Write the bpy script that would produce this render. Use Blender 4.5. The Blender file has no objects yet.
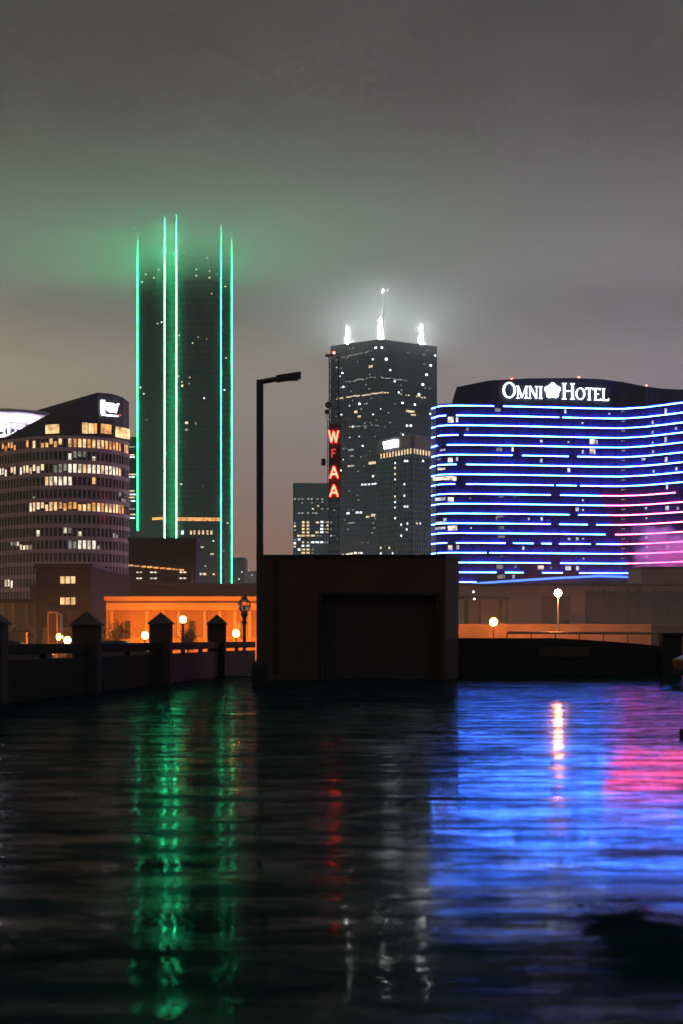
import bpy, bmesh, math, random
from mathutils import Vector, Matrix
random.seed(7)
S = bpy.context.scene
COL = S.collection
F, CX, HY, CH = 1422.2, 341.5, 639.0, 1.5

# ------------------------------------------------------------------ placing
def P(px, d):
    return Vector(((px - CX) / F * d, d, 0.0))
def Z(py, d):
    return CH + (HY - py) / F * d
def lerp(a, b, t):
    return a + (b - a) * t

class Path:
    """a facade line in plan; hit() gives the point met by a bearing"""
    def __init__(self, pts):
        self.p = [Vector((p[0], p[1], 0)) for p in pts]
    def hit(self, px):
        k = (px - CX) / F
        for a, b in zip(self.p, self.p[1:]):
            den = (b.x - a.x) - k * (b.y - a.y)
            if abs(den) < 1e-9:
                continue
            t = (k * a.y - a.x) / den
            if -1e-6 <= t <= 1 + 1e-6:
                q = a.lerp(b, t)
                tg = (b - a).normalized()
                n = Vector((tg.y, -tg.x, 0))
                if n.dot(q) > 0:
                    n = -n
                return q, tg, n
        return None

# ------------------------------------------------------------------ materials
def new_mat(name):
    m = bpy.data.materials.new(name)
    m.use_nodes = True
    nt = m.node_tree
    for n in list(nt.nodes):
        nt.nodes.remove(n)
    out = nt.nodes.new('ShaderNodeOutputMaterial')
    return m, nt, out
def N(nt, t, **kw):
    n = nt.nodes.new(t)
    for k, v in kw.items():
        if k.startswith('i_'):
            n.inputs[k[2:].replace('_', ' ')].default_value = v
        else:
            setattr(n, k, v)
    return n
def noise(nt, scale, detail=4, rough=.55, coord='Object', mscale=None):
    tc = N(nt, 'ShaderNodeTexCoord')
    src = tc.outputs[coord]
    if mscale:
        mp = N(nt, 'ShaderNodeMapping')
        mp.inputs['Scale'].default_value = mscale
        nt.links.new(src, mp.inputs['Vector']); src = mp.outputs[0]
    n = N(nt, 'ShaderNodeTexNoise')
    n.inputs['Scale'].default_value = scale
    n.inputs['Detail'].default_value = detail
    n.inputs['Roughness'].default_value = rough
    nt.links.new(src, n.inputs['Vector'])
    return n
def ramp(nt, src, stops):
    r = N(nt, 'ShaderNodeValToRGB')
    e = r.color_ramp.elements
    while len(e) > 1:
        e.remove(e[-1])
    e[0].position = stops[0][0]; e[0].color = (*stops[0][1], 1)
    for p, c in stops[1:]:
        k = e.new(p); k.color = (*c, 1)
    nt.links.new(src, r.inputs[0])
    return r
def surface(name, col, rough=.8, var=.25, scale=1.5, metal=0., spec=.5, bump=.15, mscale=None, bscale=None, dist=.02):
    """weathered surface: two noise scales vary colour and roughness, fine bump"""
    m, nt, out = new_mat(name)
    b = N(nt, 'ShaderNodeBsdfPrincipled')
    n1 = noise(nt, scale, 6, .6, mscale=mscale)
    lo = tuple(c * (1 - var) for c in col); hi = tuple(min(1, c * (1 + var)) for c in col)
    r = ramp(nt, n1.outputs['Fac'], [(.3, lo), (.7, hi)])
    nt.links.new(r.outputs[0], b.inputs['Base Color'])
    mr = N(nt, 'ShaderNodeMapRange')
    mr.inputs['To Min'].default_value = max(.02, rough - .12); mr.inputs['To Max'].default_value = min(1, rough + .12)
    nt.links.new(n1.outputs['Fac'], mr.inputs['Value'])
    nt.links.new(mr.outputs[0], b.inputs['Roughness'])
    b.inputs['Metallic'].default_value = metal
    b.inputs['Specular IOR Level'].default_value = spec
    if bump:
        n2 = noise(nt, bscale or scale * 9, 4, .6)
        bp = N(nt, 'ShaderNodeBump'); bp.inputs['Strength'].default_value = bump; bp.inputs['Distance'].default_value = dist
        nt.links.new(n2.outputs['Fac'], bp.inputs['Height'])
        nt.links.new(bp.outputs[0], b.inputs['Normal'])
    nt.links.new(b.outputs[0], out.inputs[0])
    return m
def glass_facade(name, col, floor_h, line_col, rough=.25, width=.12, colw=0):
    """dark curtain wall with spandrel lines at every floor (and mullions)"""
    m, nt, out = new_mat(name)
    b = N(nt, 'ShaderNodeBsdfPrincipled')
    g = N(nt, 'ShaderNodeNewGeometry'); sp = N(nt, 'ShaderNodeSeparateXYZ')
    nt.links.new(g.outputs['Position'], sp.inputs[0])
    def band(sock, per, wd):
        a = N(nt, 'ShaderNodeMath', operation='DIVIDE'); a.inputs[1].default_value = per
        nt.links.new(sock, a.inputs[0])
        f = N(nt, 'ShaderNodeMath', operation='FRACT'); nt.links.new(a.outputs[0], f.inputs[0])
        c = N(nt, 'ShaderNodeMath', operation='LESS_THAN'); c.inputs[1].default_value = wd
        nt.links.new(f.outputs[0], c.inputs[0])
        return c.outputs[0]
    mask = band(sp.outputs['Z'], floor_h, width)
    if colw:
        mk2 = band(sp.outputs['X'], colw, .16)
        mx = N(nt, 'ShaderNodeMath', operation='MAXIMUM')
        nt.links.new(mask, mx.inputs[0]); nt.links.new(mk2, mx.inputs[1]); mask = mx.outputs[0]
    n1 = noise(nt, .08, 4, .6)
    r = ramp(nt, n1.outputs['Fac'], [(.3, tuple(c * .6 for c in col)), (.7, tuple(c * 1.4 for c in col))])
    mix = N(nt, 'ShaderNodeMix', data_type='RGBA')
    nt.links.new(mask, mix.inputs[0]); nt.links.new(r.outputs[0], mix.inputs[6])
    mix.inputs[7].default_value = (*line_col, 1)
    nt.links.new(mix.outputs[2], b.inputs['Base Color'])
    b.inputs['Roughness'].default_value = rough
    b.inputs['Specular IOR Level'].default_value = .15
    nt.links.new(b.outputs[0], out.inputs[0])
    return m
def glow(name, col, strength, vary=0., vscale=.8, base=(.02, .02, .02)):
    m, nt, out = new_mat(name)
    b = N(nt, 'ShaderNodeBsdfPrincipled')
    b.inputs['Base Color'].default_value = (*base, 1)
    b.inputs['Roughness'].default_value = .4
    b.inputs['Emission Color'].default_value = (*col, 1)
    b.inputs['Emission Strength'].default_value = strength
    if vary:
        n1 = N(nt, 'ShaderNodeTexNoise'); n1.inputs['Scale'].default_value = vscale; n1.inputs['Detail'].default_value = 3
        g = N(nt, 'ShaderNodeNewGeometry'); nt.links.new(g.outputs['Position'], n1.inputs['Vector'])
        mr = N(nt, 'ShaderNodeMapRange')
        mr.inputs['From Min'].default_value = .35; mr.inputs['From Max'].default_value = .65
        mr.inputs['To Min'].default_value = strength * (1 - vary); mr.inputs['To Max'].default_value = strength * (1 + vary)
        nt.links.new(n1.outputs['Fac'], mr.inputs['Value'])
        nt.links.new(mr.outputs[0], b.inputs['Emission Strength'])
    nt.links.new(b.outputs[0], out.inputs[0])
    if (vary and strength < 3) or name.endswith('spot_lamp'):
        m.cycles.emission_sampling = 'NONE'
    return m

M = {}
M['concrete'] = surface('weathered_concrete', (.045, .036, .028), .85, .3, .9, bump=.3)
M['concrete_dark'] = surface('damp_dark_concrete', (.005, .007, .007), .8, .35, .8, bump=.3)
M['shed'] = surface('damp_stucco', (.055, .033, .021), .85, .3, .5, bump=.3)
M['shutter'] = surface('dark_shutter', (.012, .014, .014), .5, .3, 2., bump=.1)
M['black_metal'] = surface('black_painted_metal', (.012, .012, .012), .45, .3, 3, bump=.05)
M['grey_metal'] = surface('grey_metal', (.12, .12, .12), .5, .3, 2, metal=.6, bump=.05)
M['white_metal'] = surface('white_painted_metal', (.75, .72, .66), .5, .1, 2, bump=.05)
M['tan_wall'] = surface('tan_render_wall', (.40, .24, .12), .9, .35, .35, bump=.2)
M['tan_trim'] = surface('tan_trim', (.52, .32, .16), .85, .12, .5, bump=.2)
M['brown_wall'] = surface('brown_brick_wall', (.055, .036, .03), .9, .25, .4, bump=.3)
M['mauve_wall'] = surface('mauve_precast_wall', (.34, .21, .20), .9, .18, .12, bump=.2)
M['mauve_dark'] = surface('dark_mauve_wall', (.10, .075, .08), .9, .2, .12, bump=.2)
M['precast'] = surface('pinkish_precast', (.56, .36, .36), .85, .15, .3, bump=.2)
M['precast_dark'] = surface('dark_granite_top', (.06, .05, .055), .7, .2, .2, bump=.1)
M['dark_glass'] = surface('dark_window_glass', (.010, .016, .018), .12, .3, .5, bump=0)
M['garage'] = surface('garage_concrete', (.07, .052, .045), .9, .2, .2, bump=.2)
M['hotel_glass'] = glass_facade('hotel_blue_glass', (.030, .022, .11), 3.03, (.016, .008, .06), .3, .22, 4.5)
M['hotel_crown'] = surface('ribbed_dark_metal', (.018, .026, .055), .55, .2, .5, bump=.1, mscale=(2, 2, .1))
M['bank_glass'] = glass_facade('green_curtain_wall', (.007, .016, .015), 3.9, (.018, .045, .042), .3, .14)
M['tower_glass'] = glass_facade('slate_curtain_wall', (.018, .038, .05), 4.0, (.008, .016, .022), .35, .3, 3.2)
M['far_glass'] = glass_facade('far_curtain_wall', (.02, .04, .05), 3.6, (.03, .045, .05), .4, .3, 2.6)
M['grid'] = surface('precast_grid', (.06, .09, .11), .8, .2, .2, bump=0)
M['warm'] = glow('warm_lit_window', (1., .60, .27), 1.15, .6, .5)
M['orange_w'] = glow('amber_lit_window', (1., .42, .12), .95, .6, .5)
M['white_w'] = glow('white_lit_window', (1., .86, .66), 1.0, .65, .5)
M['dim_w'] = glow('dim_lit_window', (.8, .85, .7), .22, .6, .5)
M['far_warm'] = glow('far_warm_window', (1., .72, .42), 1.0, .4, .5)
M['far_white'] = glow('far_white_window', (.85, .95, 1.), 1.5, .4, .5)
M['far_dim'] = glow('far_dim_window', (.75, .8, .75), .35, .4, .5)
M['room_w'] = glow('hotel_room_light', (.8, .88, 1.), .75, .5, .5)
M['pinlight'] = glow('white_spot_lamp', (.85, 1., .97), 7)
M['pinwarm'] = glow('pinkish_spot_lamp', (1., .75, .65), 6)
M['green_tube'] = glow('green_tube_light', (.03, 1., .36), 80, .35, .2)
M['green_edge'] = glow('green_edge_tube', (.03, 1., .36), 26, .4, .12)
M['green_roof'] = glow('green_roof_tube', (.03, 1., .40), 50)
M['blue_led'] = glow('blue_led', (.045, .17, 1.), 46, .3, .15)
M['pink_led'] = glow('pink_led', (1., .09, .30), 24)
M['violet_led'] = glow('violet_led', (.45, .18, 1.), 6)
M['canopy_led'] = glow('canopy_blue_led', (.05, .16, 1.), 3)
M['sign_white'] = glow('white_channel_letter', (.82, .95, 1.), 3.5)
M['sign_cool'] = glow('cool_channel_letter', (.75, .88, 1.), 18)
M['emblem'] = glow('emblem_white', (.75, .84, 1.), 4.5)
M['neon'] = glow('red_neon', (1., .035, .02), 24)
M['neon_dim'] = glow('red_neon_dim', (1., .05, .04), .9)
M['redpaint'] = surface('red_sign_paint', (.03, .008, .008), .5, .2, 2, bump=0)
M['sodium'] = glow('sodium_lamp', (1., .25, .016), 620)
M['sodium_hot'] = glow('sodium_lamp_close', (1., .30, .10), 600)
M['lamp_soft'] = glow('frosted_globe_lit', (1., .50, .14), 22)
M['red_lamp'] = glow('red_warning_lamp', (1., .06, .04), 30)
M['spire_lamp'] = glow('spire_floodlight', (.86, 1., .96), 850)
M['magenta'] = glow('added_magenta_light', (1., .02, .30), 380)  # for the lamps added to light the steam
M['violet_flood'] = glow('violet_floodlight', (.80, .72, 1.), 280)
M['canopy'] = surface('white_canopy_panel', (.75, .72, .75), .5, .05, .5, bump=0)
M['car_paint'] = surface('dark_red_car_paint', (.10, .015, .012), .3, .1, 2, bump=0)
M['car_dark'] = surface('dark_car_paint', (.02, .02, .022), .3, .2, 2, bump=0)
M['rubber'] = surface('tyre_rubber', (.015, .015, .015), .85, .2, 4, bump=.1)
M['leaf'] = surface('leaf', (.05, .07, .025), .7, .4, 1., bump=0)
M['bark'] = surface('bark', (.06, .045, .03), .9, .3, 3., bump=.3)
M['tail'] = surface('tail_lens', (.35, .02, .015), .2, .1, 2, bump=0)
def clear_glass():
    m, nt, out = new_mat('clear_lamp_glass')
    b = N(nt, 'ShaderNodeBsdfPrincipled')
    b.inputs['Base Color'].default_value = (.95, .85, .8, 1)
    b.inputs['Roughness'].default_value = .08
    b.inputs['Transmission Weight'].default_value = .9
    b.inputs['IOR'].default_value = 1.15
    nt.links.new(b.outputs[0], out.inputs[0]); return m
M['clear'] = clear_glass()

# ------------------------------------------------------------------ mesh helpers
def add_box(bm, c, s, rot=0.):
    """box centred at c, size s, turned about z"""
    mt = Matrix.Translation(c) @ Matrix.Rotation(rot, 4, 'Z') @ Matrix.Diagonal((s[0], s[1], s[2], 1))
    bmesh.ops.create_cube(bm, size=1, matrix=mt)
def add_prism(bm, plan, z0, z1):
    """vertical prism; z1 may be a list (one height per plan point)"""
    n = len(plan)
    zt = z1 if isinstance(z1, (list, tuple)) else [z1] * n
    zb = z0 if isinstance(z0, (list, tuple)) else [z0] * n
    lo = [bm.verts.new((p[0], p[1], zb[i])) for i, p in enumerate(plan)]
    hi = [bm.verts.new((p[0], p[1], zt[i])) for i, p in enumerate(plan)]
    fs = []
    for i in range(n):
        j = (i + 1) % n
        fs.append(bm.faces.new((lo[i], lo[j], hi[j], hi[i])))
    fs.append(bm.faces.new(hi)); fs.append(bm.faces.new(lo[::-1]))
    bmesh.ops.recalc_face_normals(bm, faces=fs)
def add_beam(bm, a, b, r, seg=6, r2=None):
    a, b = Vector(a), Vector(b)
    d = b - a
    q = d.to_track_quat('Z', 'Y').to_matrix().to_4x4()
    mt = Matrix.Translation((a + b) / 2) @ q
    bmesh.ops.create_cone(bm, cap_ends=True, segments=seg, radius1=r, radius2=r if r2 is None else r2, depth=d.length, matrix=mt)
def add_ball(bm, c, r, sc=(1, 1, 1), sub=2):
    bmesh.ops.create_icosphere(bm, subdivisions=sub, radius=r, matrix=Matrix.Translation(c) @ Matrix.Diagonal((*sc, 1)))
def add_lathe(bm, c, prof, seg=16):
    """prof: list of (r, z)"""
    rings = []
    for r, z in prof:
        rings.append([bm.verts.new((c[0] + r * math.cos(2 * math.pi * k / seg), c[1] + r * math.sin(2 * math.pi * k / seg), c[2] + z)) for k in range(seg)])
    for a, b in zip(rings, rings[1:]):
        for k in range(seg):
            bm.faces.new((a[k], a[(k + 1) % seg], b[(k + 1) % seg], b[k]))
    bm.faces.new(rings[-1]); bm.faces.new(rings[0][::-1])
def obj(name, bm, mat, parent=None, smooth=False, bevel=0):
    me = bpy.data.meshes.new(name)
    bm.to_mesh(me); bm.free()
    if smooth:
        for p in me.polygons:
            p.use_smooth = True
    me.materials.append(M[mat] if isinstance(mat, str) else mat)
    o = bpy.data.objects.new(name, me); COL.objects.link(o)
    if parent is not None:
        o.parent = parent
        o.matrix_parent_inverse = Matrix.Translation(-Vector(parent.location))
    if bevel:
        bv = o.modifiers.new('bevel', 'BEVEL'); bv.width = bevel; bv.segments = 2; bv.limit_method = 'ANGLE'
    return o
def thing(name, label, cat, loc=(0, 0, 0), group=None):
    o = bpy.data.objects.new(name, None); COL.objects.link(o)
    o.location = loc; o['label'] = label; o['category'] = cat; o.empty_display_size = .2
    if group:
        o['group'] = group
    return o
def tag(o, label, cat=None, group=None, kind=None):
    if label: o['label'] = label
    if cat: o['category'] = cat
    if group: o['group'] = group
    if kind: o['kind'] = kind
    return o
def BM():
    return bmesh.new()
_unit = {}
def pane(name, mat, parent, pos, w, h, t, rot):
    """a pane as an object of its own that shares one unit mesh per look"""
    k = (name, mat)
    if k not in _unit:
        bm = BM(); add_box(bm, (0, 0, 0), (1, 1, 1))
        o = obj(name, bm, mat); _unit[k] = o
    else:
        o = _unit[k].copy(); COL.objects.link(o)
    o.parent = parent
    o.matrix_parent_inverse = Matrix.Translation(-Vector(parent.location))
    o.location = pos; o.scale = (w, t, h); o.rotation_euler = (0, 0, rot)
    return o
def pane_at(path, px, py, wpx, hpx, mat, parent, name='lit_window', off=.06, t=.12):
    h = path.hit(px)
    if not h: return None
    q, tg, n = h
    d = q.y
    # width along the facade for a given bearing width
    a, b = path.hit(px - wpx / 2), path.hit(px + wpx / 2)
    w = (b[0] - a[0]).length if a and b else wpx / F * d
    pos = q + n * (off + t / 2) + Vector((0, 0, Z(py, d)))
    return pane(name, mat, parent, pos, w, hpx / F * d, t, math.atan2(tg.y, tg.x))
def add_pane(bm, path, px, z0, z1, w, off, t):
    h = path.hit(px)
    if not h: return
    q, tg, n = h
    add_box(bm, q + n * (off + t / 2) + Vector((0, 0, (z0 + z1) / 2)), (w, t, z1 - z0), math.atan2(tg.y, tg.x))

# ------------------------------------------------------------------ letters
GL = {  # strokes: (x0, y0, x1, y1, thickness) in units of cap height; 'o' = ring
 'O': (.92, 'ring'),
 'M': (1.10, [(.16, 0, .16, 1, .05), (.16, 1, .55, .05, .13), (.55, .05, .92, 1, .05), (.92, 0, .92, 1, .13), (.02, .02, .32, .02, .045), (.76, .02, 1.08, .02, .045), (.02, .98, .22, .98, .045), (.86, .98, 1.08, .98, .045)]),
 'N': (.92, [(.14, 0, .14, 1, .06), (.14, 1, .76, .02, .14), (.76, 0, .76, 1, .06), (.02, .02, .28, .02, .045), (.02, .98, .2, .98, .045), (.62, .98, .9, .98, .045)]),
 'I': (.42, [(.2, 0, .2, 1, .14), (.04, .02, .36, .02, .045), (.04, .98, .36, .98, .045)]),
 'H': (.98, [(.18, 0, .18, 1, .14), (.78, 0, .78, 1, .14), (.18, .52, .78, .52, .055), (.02, .02, .34, .02, .045), (.62, .02, .94, .02, .045), (.02, .98, .34, .98, .045), (.62, .98, .94, .98, .045)]),
 'T': (.80, [(.38, 0, .38, 1, .14), (.02, .97, .76, .97, .07), (.03, .84, .03, .98, .05), (.75, .84, .75, .98, .05), (.22, .02, .54, .02, .045)]),
 'E': (.74, [(.18, 0, .18, 1, .14), (.04, .03, .66, .03, .07), (.04, .97, .62, .97, .07), (.18, .52, .5, .52, .055), (.66, .0, .66, .16, .05), (.62, .84, .62, 1., .05)]),
 'L': (.74, [(.18, 0, .18, 1, .14), (.02, .02, .68, .02, .07), (.68, 0, .68, .2, .05), (.02, .98, .34, .98, .045)]),
 'w': (1.0, [(.05, 1, .28, .02, .11), (.28, .02, .5, .95, .11), (.5, .95, .72, .02, .11), (.72, .02, .95, 1, .11)]),
 'f': (.75, [(.1, 0, .1, 1, .14), (.1, .94, .68, .94, .13), (.1, .52, .58, .52, .13)]),
 'a': (.9, [(.04, 0, .43, 1, .13), (.43, 1, .84, 0, .13), (.2, .34, .68, .34, .12)]),
 'e': (.62, [(.08, 0, .08, 1, .16), (.08, .93, .55, .93, .15), (.08, .5, .5, .5, .14), (.08, .07, .55, .07, .15)]),
 's': (.62, [(.52, .93, .1, .93, .15), (.1, .93, .1, .52, .15), (.1, .5, .52, .5, .14), (.52, .5, .52, .07, .15), (.52, .07, .06, .07, .15)]),
 't': (.62, [(.3, 0, .3, 1, .16), (.02, .93, .58, .93, .15)]),
 'i': (.26, [(.12, 0, .12, 1, .16)]),
 'n': (.68, [(.1, 0, .1, 1, .15), (.1, 1, .56, 0, .15), (.56, 0, .56, 1, .15)]),
}
def glyph(ch, org, tg, n, h, mat, parent, depth=.3, bold=1., name='letter', wmul=1.):
    """one letter of height h standing at org, its baseline along tg"""
    up = Vector((0, 0, 1)); bm = BM(); dj = [0]
    def pt(u, v, k):
        return org + tg * (u * h * wmul) + up * (v * h) + n * k
    adv, st = GL[ch]
    if st == 'ring':
        K = 28
        vs = []
        for k in range(K):
            a = 2 * math.pi * k / K
            for rx, rz in ((.46, .50), (.46 - .13 * bold, .50 - .07 * bold)):
                for dd in (0, depth):
                    vs.append(bm.verts.new(pt(.46 + rx * math.cos(a), .5 + rz * math.sin(a), dd)))
        for k in range(K):
            a, b = k * 4, ((k + 1) % K) * 4
            for i, j in ((0, 1), (1, 3), (3, 2), (2, 0)):
                bm.faces.new((vs[a + i], vs[a + j], vs[b + j], vs[b + i]))
    else:
        for x0, y0, x1, y1, t in st:
            t *= bold
            dj[0] += 1
            a = Vector((x0, y0)); b = Vector((x1, y1)); dd = (b - a)
            dd = dd.normalized() if dd.length else Vector((1, 0))
            pr = Vector((-dd.y, dd.x)) * t / 2
            c4 = [a + pr, b + pr, b - pr, a - pr]
            e = .003 * dj[0]
            lo = [bm.verts.new(pt(c.x, c.y, -e)) for c in c4]
            hi = [bm.verts.new(pt(c.x, c.y, depth + e)) for c in c4]
            for i in range(4):
                j = (i + 1) % 4
                bm.faces.new((lo[i], lo[j], hi[j], hi[i]))
            bm.faces.new(hi); bm.faces.new(lo[::-1])
    bmesh.ops.recalc_face_normals(bm, faces=bm.faces[:])
    o = obj(name, bm, mat, parent)
    return adv * h * wmul, o

# ================================================================== SETTING
def wet_deck():
    m, nt, out = new_mat('wet_asphalt')
    L = nt.links.new
    tc = N(nt, 'ShaderNodeTexCoord'); o = tc.outputs['Object']
    def nz(scale, det, rg, ms=(1, 1, 1), dist=0):
        mp = N(nt, 'ShaderNodeMapping'); mp.inputs['Scale'].default_value = ms; L(o, mp.inputs[0])
        n = N(nt, 'ShaderNodeTexNoise'); n.inputs['Scale'].default_value = scale; n.inputs['Detail'].default_value = det
        n.inputs['Roughness'].default_value = rg; n.inputs['Distortion'].default_value = dist
        L(mp.outputs[0], n.inputs['Vector']); return n.outputs['Fac']
    def mth(op, a, b=None, clamp=False):
        k = N(nt, 'ShaderNodeMath', operation=op, use_clamp=clamp)
        for i, v in enumerate((a, b)):
            if v is None: continue
            if isinstance(v, (int, float)): k.inputs[i].default_value = v
            else: L(v, k.inputs[i])
        return k.outputs[0]
    def mrange(v, a, b, c, d, smooth=True):
        k = N(nt, 'ShaderNodeMapRange'); k.interpolation_type = 'SMOOTHSTEP' if smooth else 'LINEAR'
        for i, x in enumerate((a, b, c, d)): k.inputs[i + 1].default_value = x
        L(v, k.inputs[0]); return k.outputs[0]
    sp = N(nt, 'ShaderNodeSeparateXYZ'); L(o, sp.inputs[0])
    def ell(cx, cy, rx, ry, wob, wsc):
        """distorted elliptical patch on the ground: 1 inside, 0 outside"""
        a = mth('DIVIDE', mth('SUBTRACT', sp.outputs[0], cx), rx)
        b = mth('DIVIDE', mth('SUBTRACT', sp.outputs[1], cy), ry)
        r = mth('SQRT', mth('ADD', mth('MULTIPLY', a, a), mth('MULTIPLY', b, b)))
        r = mth('ADD', r, mth('MULTIPLY', mth('SUBTRACT', nz(wsc, 5, .65, (1, .55, 1)), .5), wob))
        return mrange(r, .75, 1.15, 1, 0)
    big = nz(.16, 5, .6, (1, .8, 1))
    fine = nz(.9, 6, .65, (.45, 1.3, 1))
    streak = nz(.55, 5, .7, (.16, 1.6, 1), .4)
    # standing water: flat sheet in the shallow dip on the right
    pud = mth('MAXIMUM', ell(4.4, 13.0, 3.6, 6.6, 2.0, .55), mrange(big, .56, .64, 0, .8))
    pud = mth('MAXIMUM', pud, mth('MULTIPLY', ell(1.9, 8.6, 1.5, 3.6, 1.6, .8), .55))
    # mottling of the water film: broken by patches of coarser stone
    pud = mth('MULTIPLY', pud, mrange(streak, .40, .52, .15, 1), True)
    dsoft = mth('SUBTRACT', 1.25, mth('SQRT', mth('ADD', mth('POWER', mth('DIVIDE', mth('SUBTRACT', sp.outputs[0], 1.5), .42), 2), mth('POWER', mth('DIVIDE', mth('SUBTRACT', sp.outputs[1], 7.1), 1.4), 2))))
    dpat = mrange(mth('ADD', dsoft, mth('MULTIPLY', mth('SUBTRACT', nz(2.0, 9, .78, (.55, .9, 1)), .5), 3.2)), .35, .8, 0, 1)
    dpat = mth('MULTIPLY', dpat, mrange(dsoft, -.6, .1, 0, 1))
    dry = mth('MAXIMUM', dpat, mth('MULTIPLY', mrange(nz(.35, 6, .65, (1, .7, 1)), .60, .68, 0, .75), mrange(streak, .35, .55, 0, 1)))
    film = mrange(fine, .32, .68, 0, 1)
    rough = mth('ADD', mth('MULTIPLY', film, .16), .13)
    rough = mth('MULTIPLY', rough, mrange(pud, 0, 1, 1, .22, False))
    rough = mth('ADD', rough, mth('MULTIPLY', dry, .35), True)
    spec = mth('MULTIPLY', mrange(pud, 0, 1, .018, .26, False), mrange(dry, 0, 1, 1, .12, False))
    spec = mth('MULTIPLY', spec, mrange(streak, .36, .62, .15, 1.5))
    wet = mrange(nz(2.1, 8, .75, (.5, 1.1, 1)), .40, .58, .34, 1.)
    spec = mth('MULTIPLY', spec, wet)
    b = N(nt, 'ShaderNodeBsdfPrincipled')
    cr = ramp(nt, fine, [(.3, (.003, .010, .012)), (.7, (.010, .022, .025))])
    L(cr.outputs[0], b.inputs['Base Color'])
    L(rough, b.inputs['Roughness']); L(spec, b.inputs['Specular IOR Level'])
    cw = mth('MULTIPLY', mrange(pud, 0, 1, .32, 1., False), mrange(nz(1.1, 5, .72, (.14, 1.5, 1), .5), .47, .56, .08, 1.)); cw = mth('MULTIPLY', cw, mrange(dry, 0, 1, 1, .03, False), True)
    cw = mth('MULTIPLY', cw, mrange(wet, .1, 1, .2, 1, False))
    L(cw, b.inputs['Coat Weight']); b.inputs['Coat IOR'].default_value = 1.33
    L(mrange(film, 0, 1, .025, .09, False), b.inputs['Coat Roughness'])
    b.inputs['IOR'].default_value = 1.33
    # ripples and gentle undulation of the surface
    hgt = mth('MULTIPLY', nz(.7, 3, .5, (.25, 1.3, 1)), .06)
    hgt = mth('ADD', hgt, mth('MULTIPLY', nz(2.0, 4, .6, (.25, 1.4, 1)), .014))
    grit = mth('MULTIPLY', nz(60, 2, .5), mrange(pud, 0, 1, .0010, .00005, False))
    hgt = mth('ADD', hgt, grit)
    bp = N(nt, 'ShaderNodeBump'); bp.inputs['Strength'].default_value = .55; bp.inputs['Distance'].default_value = 1.
    L(hgt, bp.inputs['Height']); L(bp.outputs[0], b.inputs['Normal']); 
    bp2 = N(nt, 'ShaderNodeBump'); bp2.inputs['Distance'].default_value = 1.
    L(mth('ADD', mth('MULTIPLY', nz(1.1, 3, .5, (.4, 1.2, 1)), .03), mth('MULTIPLY', nz(6., 3, .55, (.4, 1.2, 1)), .003)), bp2.inputs['Height'])
    L(mrange(pud, 0, 1, .75, .14, False), bp2.inputs['Strength']); L(bp2.outputs[0], b.inputs['Coat Normal'])
    L(mrange(pud, 0, 1, .6, .05, False), bp.inputs['Strength'])
    # damp stone between the films of water does not mirror
    df = N(nt, 'ShaderNodeBsdfDiffuse'); L(cr.outputs[0], df.inputs[0])
    side = ell(6.5, 26, 6.5, 24, .8, .2)
    fac = mth('ADD', mth('MULTIPLY', mth('MAXIMUM', side, pud), .50), .33)
    fac = mth('MULTIPLY', fac, mrange(wet, .1, 1, .22, 1.15, False)); fac = mth('MULTIPLY', fac, mrange(dry, 0, 1, 1, .12, False), True)
    mxs = N(nt, 'ShaderNodeMixShader'); L(fac, mxs.inputs[0]); L(df.outputs[0], mxs.inputs[1]); L(b.outputs[0], mxs.inputs[2])
    L(mxs.outputs[0], out.inputs[0])
    return m
M['deck'] = wet_deck()
M['asphalt'] = surface('street_asphalt', (.05, .048, .045), .7, .3, .3, bump=.2)

bm = BM(); bmesh.ops.create_grid(bm, x_segments=1, y_segments=1, size=6000)
tag(obj('ground', bm, 'asphalt'), 'dark asphalt ground of the city behind the parapet', kind='structure')
bm = BM()
vs = [bm.verts.new(v) for v in ((-9.4, -12, .006), (26, -12, .006), (26, 58.2, .006), (-5.2, 58.2, .006), (-8.1, 33, .006))]
bm.faces.new(vs)
tag(obj('parking_deck', bm, 'deck'), 'wet dark asphalt parking deck reflecting the city lights', kind='structure')

# ================================================================== PARAPET, POSTS, SHED, STREET LAMP
posts = [(-10, 32.8, 2.25), (87, 39.5, 2.28), (161, 47.4, 2.40), (217, 57.6, 2.50)]
plabels = ['concrete post cut by the left edge of the photo, nearest of the capped posts',
           'tall concrete post with pointed cap in front of the brown building with two lit windows',
           'concrete post with pointed cap between the bright wall lamp and the lit round globe',
           'farthest capped concrete post, standing nearest to the shed and the ornate lamp']
W = .70
pc = []
for (px, d, hgt), lb in zip(posts, plabels):
    c = P(px, d); pc.append(c)
    t = thing('capped_post', lb, 'post', (c.x, c.y, 0), 'capped concrete posts of the left parapet')
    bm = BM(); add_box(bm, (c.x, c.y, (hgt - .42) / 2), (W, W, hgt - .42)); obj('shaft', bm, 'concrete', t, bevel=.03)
    bm = BM()
    a = W / 2 + .05; z0 = hgt - .42
    base = [bm.verts.new((c.x + sx * a, c.y + sy * a, z0 + dz)) for dz in (0, .05) for sx, sy in ((-1, -1), (1, -1), (1, 1), (-1, 1))]
    ap = bm.verts.new((c.x, c.y, hgt))
    bm.faces.new(base[:4][::-1])
    for i in range(4):
        j = (i + 1) % 4
        bm.faces.new((base[i], base[j], base[4 + j], base[4 + i])); bm.faces.new((base[4 + i], base[4 + j], ap))
    obj('cap', bm, 'concrete', t)
ends = [P(-60, 26.2)] + pc + [P(252, 63.5)]
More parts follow.
